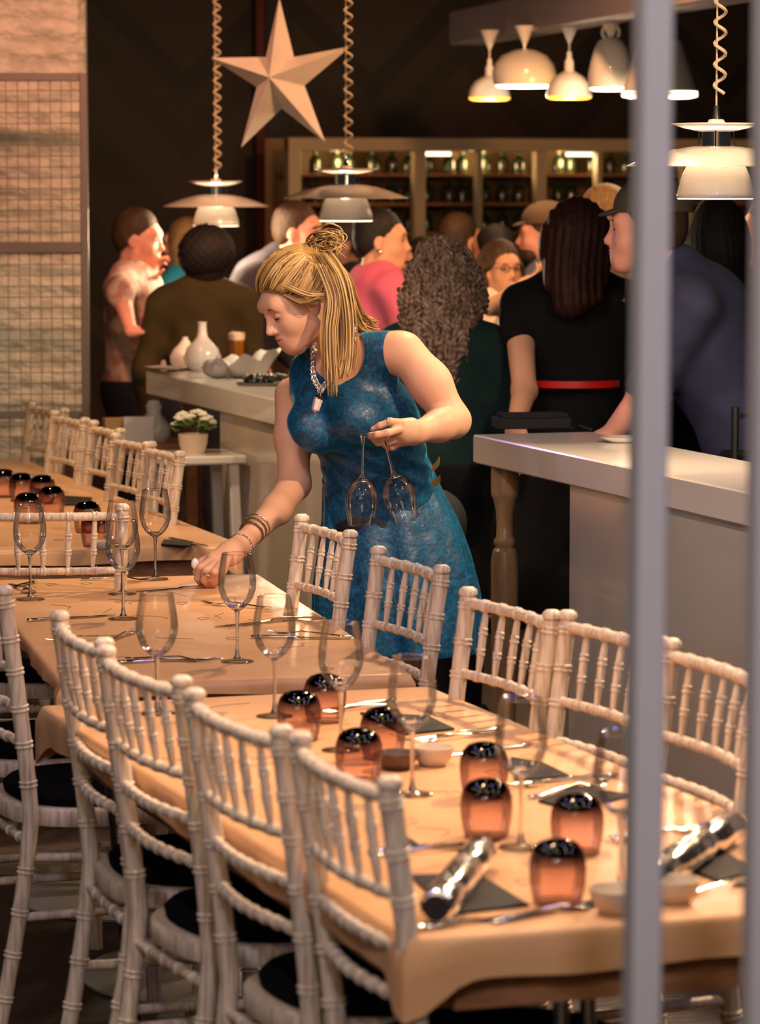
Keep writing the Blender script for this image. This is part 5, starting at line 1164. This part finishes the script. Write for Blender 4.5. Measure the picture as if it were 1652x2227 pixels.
# crushed velvet dress
def velvet():
    m = mat('crushed_teal_velvet', (.0, .06, .14), .38); nt = m.node_tree; N = nt.nodes; Lk = nt.links; b = N['Principled BSDF']
    tc = N.new('ShaderNodeTexCoord'); n = N.new('ShaderNodeTexNoise'); n.inputs['Scale'].default_value = 60; n.inputs['Detail'].default_value = 9; n.inputs['Roughness'].default_value = .72; n.inputs['Distortion'].default_value = 1.2
    Lk.new(tc.outputs['Object'], n.inputs[0]); r = N.new('ShaderNodeValToRGB'); el = r.color_ramp.elements; el[0].position = .36; el[1].position = .66; el[0].color = (.0, .016, .048, 1); el[1].color = (.008, .14, .29, 1); e = el.new(.5); e.color = (.001, .058, .135, 1)
    Lk.new(n.outputs['Fac'], r.inputs[0]); Lk.new(r.outputs[0], b.inputs['Base Color'])
    mr = N.new('ShaderNodeMapRange'); mr.inputs[1].default_value = .35; mr.inputs[2].default_value = .65; mr.inputs[3].default_value = .6; mr.inputs[4].default_value = .30; Lk.new(n.outputs['Fac'], mr.inputs[0]); Lk.new(mr.outputs[0], b.inputs['Roughness'])
    b.inputs['Sheen Weight'].default_value = .8; b.inputs['Sheen Roughness'].default_value = .35; b.inputs['Sheen Tint'].default_value = (.08, .45, .75, 1)
    n2 = N.new('ShaderNodeTexNoise'); n2.inputs['Scale'].default_value = 16; n2.inputs['Detail'].default_value = 6; Lk.new(tc.outputs['Object'], n2.inputs[0])
    bp = N.new('ShaderNodeBump'); bp.inputs['Strength'].default_value = .5; bp.inputs['Distance'].default_value = .02; Lk.new(n2.outputs['Fac'], bp.inputs['Height']); Lk.new(bp.outputs[0], b.inputs['Normal'])
    return m
M['velvet'] = velvet()
# bodice: the torso minus neck opening and armholes, given in picture-plane outline of the garment at her depth
def proj(P):
    d = P - np.array([0, 0, CAM_Z]); f_ = d @ np.array(tuple(FW)); return CX + FPX * d[:, 0] / f_, CY - FPX * (d @ np.array(tuple(UPV))) / f_
def seg_side(x, y, a, b): return ((b[0] - a[0]) * (y - a[1]) - (b[1] - a[1]) * (x - a[0])) / math.hypot(b[0] - a[0], b[1] - a[1])
neckU = (Wd(712, 800, 8.78)); neckV = Wd(706, 868, 8.66)
def bod_cut(P):
    # scooped V neck: a tapered channel from the nape to the V point; open at the shoulders' ends
    def c(a, b, ra, rb): return prim_d(cap(a, b, ra, rb), P)
    nk = c(Wd(735, 770, 8.70), Wd(708, 838, 8.66), .072, .028); nk = np.minimum(nk, c(Wd(708, 838, 8.66), Wd(712, 852, 8.64), .034, .018)); nk = np.minimum(nk, c(Wd(735, 770, 8.70), Wd(742, 760, 8.95), .072, .075))
    al = c(Wd(892, 740, 8.62), Wd(896, 800, 8.60), .050, .044); al = np.minimum(al, c(Wd(892, 740, 8.80), Wd(898, 800, 8.80), .050, .044))
    ar = c(Wd(602, 820, 8.84), Wd(602, 905, 8.82), .044, .034); ar = np.minimum(ar, c(Wd(602, 820, 9.0), Wd(602, 900, 9.0), .044, .034))
    return np.maximum(-np.minimum(np.minimum(nk, al), ar), -1)
BD = TW
sculpt('bodice', BD, .0030, M['velvet'], WR, off=.006, cut=bod_cut, disp=lambda P: .0016 * np.sin(P[:, 2] * 120 + P[:, 0] * 60) * np.exp(-((P[:, 2] - wa.z - .04) / .07) ** 2) * 1.4)
# skirt: rings from waist to hem, with flaring folds
def skirt():
    mb = MB(); n = 160; V = []; rows = 26
    L_ = [(1024, 702, 944), (1060, 700, 958), (1130, 700, 992), (1200, 692, 1016), (1280, 682, 1034), (1350, 681, 1042), (1415, 680, 1040)]
    for k in range(rows + 1):
        y = 1024 + (1415 - 1024) * k / rows; i = max(j for j in range(len(L_) - 1) if L_[j][0] <= y + 1e-6); a, b = L_[i], L_[i + 1]; t = (y - a[0]) / (b[0] - a[0]); l = a[1] + (b[1] - a[1]) * t; r = a[2] + (b[2] - a[2]) * t
        Pl, Pr = Wd(l, y, 8.93), Wd(r, y, 8.93); c = (Pl + Pr) / 2; rx = (Pr.x - Pl.x) / 2; ry = rx * (.74 + .10 * k / rows); am = .030 * (k / rows) ** .9
        for j in range(n):
            th = 2 * PI * j / n; w = math.sin(9 * th + .6) * .6 + math.sin(14 * th + 1.9) * .4; rr = 1 + am / max(rx, .1) * w * (1 - .25)
            V.append((c.x + rx * rr * math.cos(th), c.y + ry * rr * math.sin(th), c.z + .004 * w * (k / rows)))
    F = [[k * n + j, (k + 1) * n + j, (k + 1) * n + (j + 1) % n, k * n + (j + 1) % n] for k in range(rows) for j in range(n)]
    mb.add(V, F); o = mb.build('skirt', M['velvet'], WR, 180, world=True); sm = o.modifiers.new('thick', 'SOLIDIFY'); sm.thickness = .003; return o
skirt()
# belt of two straps
def strap(pts, w, m_, nm):
    mb = MB(); mb.tube(pts, w, 8, flat=1.0); o = mb.build(nm, m_, WR, 180, world=True)
M['belt'] = mat('bronze_leather', (.10, .055, .02), .22, coat=.8)
def ell_arc(c, rx, ry, z0, z1, a0, a1, n=20): return [Vector((c.x + rx * math.cos(a), c.y + ry * math.sin(a), z0 + (z1 - z0) * t)) for t, a in ((i / (n - 1), a0 + (a1 - a0) * i / (n - 1)) for i in range(n))]
def ribbon(pts, h_, th, m_, nm):
    mb = MB(); V = []; n = len(pts)
    cx = sum(p.x for p in pts) / n
    for i, p in enumerate(pts):
        t = (pts[min(i + 1, n - 1)] - pts[max(i - 1, 0)]).normalized(); nn = Vector((t.y, -t.x, 0)).normalized()
        for dz, dn in ((-h_ / 2, 0), (-h_ / 2, th), (h_ / 2, th), (h_ / 2, 0)): V.append(tuple(p + nn * dn + Vector((0, 0, dz))))
    F = [[k * 4 + i, k * 4 + (i + 1) % 4, (k + 1) * 4 + (i + 1) % 4, (k + 1) * 4 + i] for k in range(n - 1) for i in range(4)] + [[3, 2, 1, 0], [(n - 1) * 4 + i for i in range(4)]]
    mb.add(V, F); return mb.build(nm, m_, WR, 40, world=True)
cb = Wd(829, 1045, 8.93); rx, ry = .1535, .122
ribbon(ell_arc(cb, rx, ry, Wd(700, 1056).z, Wd(790, 1086).z, PI * .98, PI * 1.28), .011, .003, M['belt'], 'belt')
ribbon(ell_arc(cb, rx + .003, ry + .002, Wd(700, 1092).z, Wd(700, 1048).z, PI * 1.4, PI * 1.93), .017, .003, M['belt'], 'belt')
ribbon(ell_arc(cb, rx - .004, ry, Wd(700, 1055).z, Wd(939, 1008).z, PI * 1.55, PI * 1.99), .015, .004, M['belt'], 'belt')
# face
face_bits(WR, HC, R, HK, mat('pink_lips', (.55, .16, .15), .4), HR['lbrown'], False)
# ---- hair: sculpted cap, combed strands, tied knot, falling lengths
HB = [mat('blonde_hair', (.32, .175, .05), .42, col2=(.44, .26, .085), nscale=18, stretch=(1, 1, 1)), mat('dark_blonde_hair', (.13, .065, .02), .45), mat('light_blonde_hair', (.56, .36, .14), .40)]
def hl(P): return ((P - np.array(tuple(HC))) @ R) / HK
def wcut(P):
    q = hl(P); keep = -.64 * q[:, 0] + .77 * q[:, 2]; return (.004 - keep) * HK
hp = [ell(g(-.022, 0, .042), (.102 * HK, .084 * HK, .096 * HK), R, .02), ell(g(-.06, 0, .045), (.075 * HK, .072 * HK, .07 * HK), R, .03)]
sculpt('hair', hp, .0035, HB[0], WR, cut=wcut, disp=lambda P: .0015 * np.sin(hl(P)[:, 1] * 420 + hl(P)[:, 0] * 160))
knot = np.array(tuple(Wd(690, 540, 8.70))); HCn = np.array(tuple(HC))
mbs = MB(); rs = np.random.default_rng(5)
E0 = np.array([-.022, 0, .042]); ER = np.array([.104, .086, .099])
def onell(q, lift=0):   # push a head-local point onto the hair ellipsoid
    d = (q - E0) / ER; d = d / np.linalg.norm(d); return E0 + d * (ER * (1 + lift))
kl = (knot - HCn) @ R / HK
def strand(mb, pts, r, mi, seg=5):
    n = len(pts); mb.tube(pts, [r * (.35 + .65 * math.sin(PI * min(.97, max(.03, i / (n - 1)))) ** .5) for i in range(n)], seg, mi)
for side in (1, -1):
    for i in range(330 if side == 1 else 90):
        t = rs.random() ** .7                                   # hairline from forehead centre to behind the ear
        f0 = .090 - .115 * t; u0 = .083 * (1 - t) + (-.004) * t + rs.normal(0, .0045); s0 = side * (.012 + .076 * math.sin(min(1, t * 1.25) * PI / 2))
        a = onell(np.array([f0, s0, u0])); b = kl + rs.normal(0, .008, 3); pts = []; lf = rs.uniform(.0, .05)
        sag = rs.uniform(0, .018) * t
        for j in range(13):
            q = a * (1 - j / 12) + b * (j / 12)
            if j < 11: q = onell(q + np.array([0, 0, -sag * math.sin(PI * j / 12)]), lf + .02 * math.sin(PI * j / 12)) * (1 - (j / 12) ** 3) + q * (j / 12) ** 3
            pts.append(HCn + R @ (q * HK))
        strand(mbs, pts, rs.uniform(.0011, .0026), int(rs.choice([0, 0, 1, 2, 2])))
mbs.build('combed_strands', HB, WR, 180, world=True)['kind'] = 'stuff'
mbk = MB()
for i in range(90):
    a0 = rs.uniform(0, 2 * PI); R0 = rs.uniform(.010, .030); tilt = rs.uniform(-.9, .9); c = knot + np.array([.016, .0, .012]) + rs.normal(0, .008, 3); pts = []
    for j in range(12):
        a = a0 + j / 11 * rs.uniform(2.5, 4.5); v = np.array([R0 * 1.35 * math.cos(a), R0 * math.sin(a) * math.sin(tilt), R0 * .9 * math.sin(a) * math.cos(tilt)]); pts.append(c + v)
    strand(mbk, pts, rs.uniform(.0012, .003), int(rs.choice([0, 1, 2, 0])))
for i in range(16):
    pts = [knot + np.array([.02, 0, .01]) + rs.normal(0, .008, 3)]; d = rs.normal(0, 1, 3) * .5 + np.array([.8, 0, .2]); 
    for j in range(6): pts.append(pts[-1] + d / np.linalg.norm(d) * .009); d = d + np.array([.1, 0, -.28])
    strand(mbk, pts, .0007, 2, 4)
mbk.build('tied_knot', HB, WR, 180, world=True)['kind'] = 'stuff'
MB().tube([knot + np.array([.013 * math.cos(a) - .004, .012 * math.sin(a), .010 * math.cos(a) - .002]) for a in [i * PI / 8 for i in range(17)]], .0035, 8).build('hair_tie', M['black'], WR, 180, world=True)
def spline(P, n=24):
    P = [np.array(tuple(p)) for p in P]; Q = [2 * P[0] - P[1]] + P + [2 * P[-1] - P[-2]]; out = []
    for i in range(n):
        t = i / (n - 1) * (len(P) - 1); k = min(int(t), len(P) - 2); t -= k; a, b, c, d = Q[k:k + 4]; out.append(.5 * ((2 * b) + (c - a) * t + (2 * a - 5 * b + 4 * c - d) * t * t + (3 * b - a - 3 * c + d) * t ** 3))
    return out
mbf = MB()
def fall(ctrl, n, spread0, spread1, rr=(.0014, .0036)):
    for i in range(n):
        o0 = rs.normal(0, 1, 3); o1 = rs.normal(0, 1, 3) * .5 + o0 * .8; C = [np.array(tuple(Wd(*p))) for p in ctrl]; m = len(C)
        for j in range(m):
            t = j / (m - 1); sp = spread0 * (1 - t) + spread1 * t; C[j] = C[j] + (o0 * (1 - t) + o1 * t) * sp * np.array([1, .6, .5])
        cut_ = rs.uniform(.78, 1.0); q = spline(C, 22)[:max(8, int(22 * cut_))]
        strand(mbf, q, rs.uniform(*rr), int(rs.choice([0, 0, 1, 2, 2])))
fall([(698, 556, 8.66), (730, 610, 8.63), (744, 690, 8.62), (744, 770, 8.61), (735, 830, 8.58)], 200, .010, .0125, (.0010, .0026))
fall([(700, 580, 8.62), (724, 650, 8.59), (718, 720, 8.58), (720, 800, 8.57), (724, 872, 8.55)], 90, .007, .0085, (.0009, .0024))
fall([(712, 640, 8.60), (704, 690, 8.59), (700, 740, 8.58), (706, 790, 8.58), (718, 840, 8.56)], 24, .005, .006, (.0008, .002))
fall([(590, 628, 8.66), (622, 640, 8.62), (655, 654, 8.60), (690, 650, 8.59), (716, 630, 8.62)], 26, .004, .007, (.0008, .002))
fall([(606, 612, 8.63), (640, 628, 8.60), (672, 640, 8.59), (700, 640, 8.60), (722, 640, 8.62)], 34, .006, .008, (.0009, .0022))
fall([(700, 560, 8.70), (735, 600, 8.72), (758, 660, 8.78), (785, 690, 8.86), (815, 704, 8.84)], 130, .010, .011, (.001, .0026))
fall([(705, 575, 8.74), (742, 640, 8.76), (765, 700, 8.80), (790, 715, 8.86), (812, 718, 8.88)], 90, .012, .013, (.001, .0026))
fall([(722, 610, 8.64), (745, 680, 8.64), (756, 740, 8.68), (775, 785, 8.72), (800, 806, 8.70)], 14, .008, .006, (.0007, .0016))
mbf.build('loose_lengths', HB, WR, 180, world=True)['kind'] = 'stuff'
# necklace
def chain(mb, pts, n, rr):
    Q = spline(pts, n)
    for i in range(n):
        t = Q[min(i + 1, n - 1)] - Q[max(i - 1, 0)]; t /= np.linalg.norm(t); up = np.array([0, -1.0, 0]) if i % 2 else np.array([.75, -.6, .3]); w = np.cross(t, up); w /= np.linalg.norm(w)
        mb.tube([Q[i] + t * rr * 1.25 * math.cos(a) + w * rr * .8 * math.sin(a) for a in [k * PI / 5 for k in range(11)]], rr * .32, 5)
M['chain'] = mat('antique_silver', (.70, .66, .60), .22, 1.0)
mb = MB(); chain(mb, [Wd(684, 752, 8.66), Wd(680, 790, 8.62), Wd(682, 822, 8.60), Wd(696, 848, 8.585)], 20, .0078); chain(mb, [Wd(772, 712, 8.74), Wd(758, 748, 8.66), Wd(738, 790, 8.62), Wd(716, 826, 8.60), Wd(697, 848, 8.585)], 28, .0078)
mb.build('necklace', M['chain'], WR, 180, world=True)
mb = MB(); mb.turned(Wd(694, 860, 8.565), Wd(692, 868, 8.565), [(0, .010), (.5, .0125), (1, .010)], 6); mb.tube([Wd(697, 848, 8.575), Wd(695, 861, 8.565)], .0025, 6); mb.build('pendant_cap', M['silver'], WR, 30, world=True)
MB().turned(Wd(692, 868, 8.565), Wd(684, 898, 8.56), [(0, .0105), (.1, .0115), (.8, .0095), (1, .001)], 6).build('pendant_stone', mat('pale_quartz', (.62, .48, .46), .35, coat=.5), WR, 20, world=True)
# rings, bracelets, nails
def ringat(c, axis, r, w, m_, nm):
    R_ = Vector(axis).to_track_quat('Z', 'Y').to_matrix(); MB().tube([Vector(c) + R_ @ Vector((r * math.cos(a), r * math.sin(a), 0)) for a in [i * PI / 8 for i in range(17)]], w, 6).build(nm, m_, WR, 180, world=True)
ringat(Wd(851, 940, 8.435), (1, 0, -.2), .0112, .0019, M['silver'], 'ring'); ringat(Wd(846, 948, 8.43), (1, 0, -.3), .0112, .0019, M['silver'], 'ring'); ringat(Wd(843, 918, 8.44), (1, 0, .1), .0105, .0017, M['silver'], 'ring')
ringat(Wd(434, 1232, 8.46), (.6, 0, 1), .0112, .0019, M['silver'], 'ring'); MB().ball(Wd(424, 1226, 8.455), .010, .006, .014, 12, 8).build('ring_stone', M['white_gloss'], WR, 180, world=True)
ringat(Wd(452, 1250, 8.42), (.2, 0, 1), .0115, .0022, M['chain'], 'ring')
wa_ = (elR - wrR).normalized()
for t, r, w, m_, nm in ((.16, .031, .0032, M['belt'], 'bracelet'), (.22, .032, .0026, M['belt'], 'bracelet'), (.27, .0335, .0022, M['chain'], 'bracelet')): ringat(wrR + (elR - wrR) * t, wa_, r, w, m_, nm)
c0 = wrR + (elR - wrR) * -.04; mb = MB(); R_ = wa_.to_track_quat('Z', 'Y').to_matrix()
for i in range(22): a = i * 2 * PI / 22; mb.ball(c0 + R_ @ Vector((.0285 * math.cos(a), .0285 * math.sin(a), 0)), .0042, seg=7, rings=5)
mb.build('bead_bracelet', M['silver'], WR, 180, world=True)
nail = mat('lilac_nail', (.42, .34, .50), .2, coat=1)
for p in (Wd(803, 945, 8.424), Wd(811, 932, 8.444), Wd(441, 1274, 8.462), Wd(460, 1275, 8.452)): MB().ball(p, .0062, .004, .005, 10, 6).build('nail', nail, WR, 180, world=True)
# the two glasses hanging upside down from her fingers
def held(foot, rim, label):
    r = copy_tree(g0); a, b = Wd(*foot), Wd(*rim); d = (b - a).normalized(); r.rotation_mode = 'QUATERNION'; r.rotation_quaternion = d.to_track_quat('Z', 'Y'); r.location = a; return tag(r, label, 'wine glass', 'wine glasses in the waitress hand')
held((789, 941, 8.43), (784, 1146, 8.42), 'upside-down wine glass hanging straight from her fingers, left one')
held((831, 937, 8.46), (884, 1140, 8.45), 'upside-down wine glass hanging tilted from her fingers, right one')
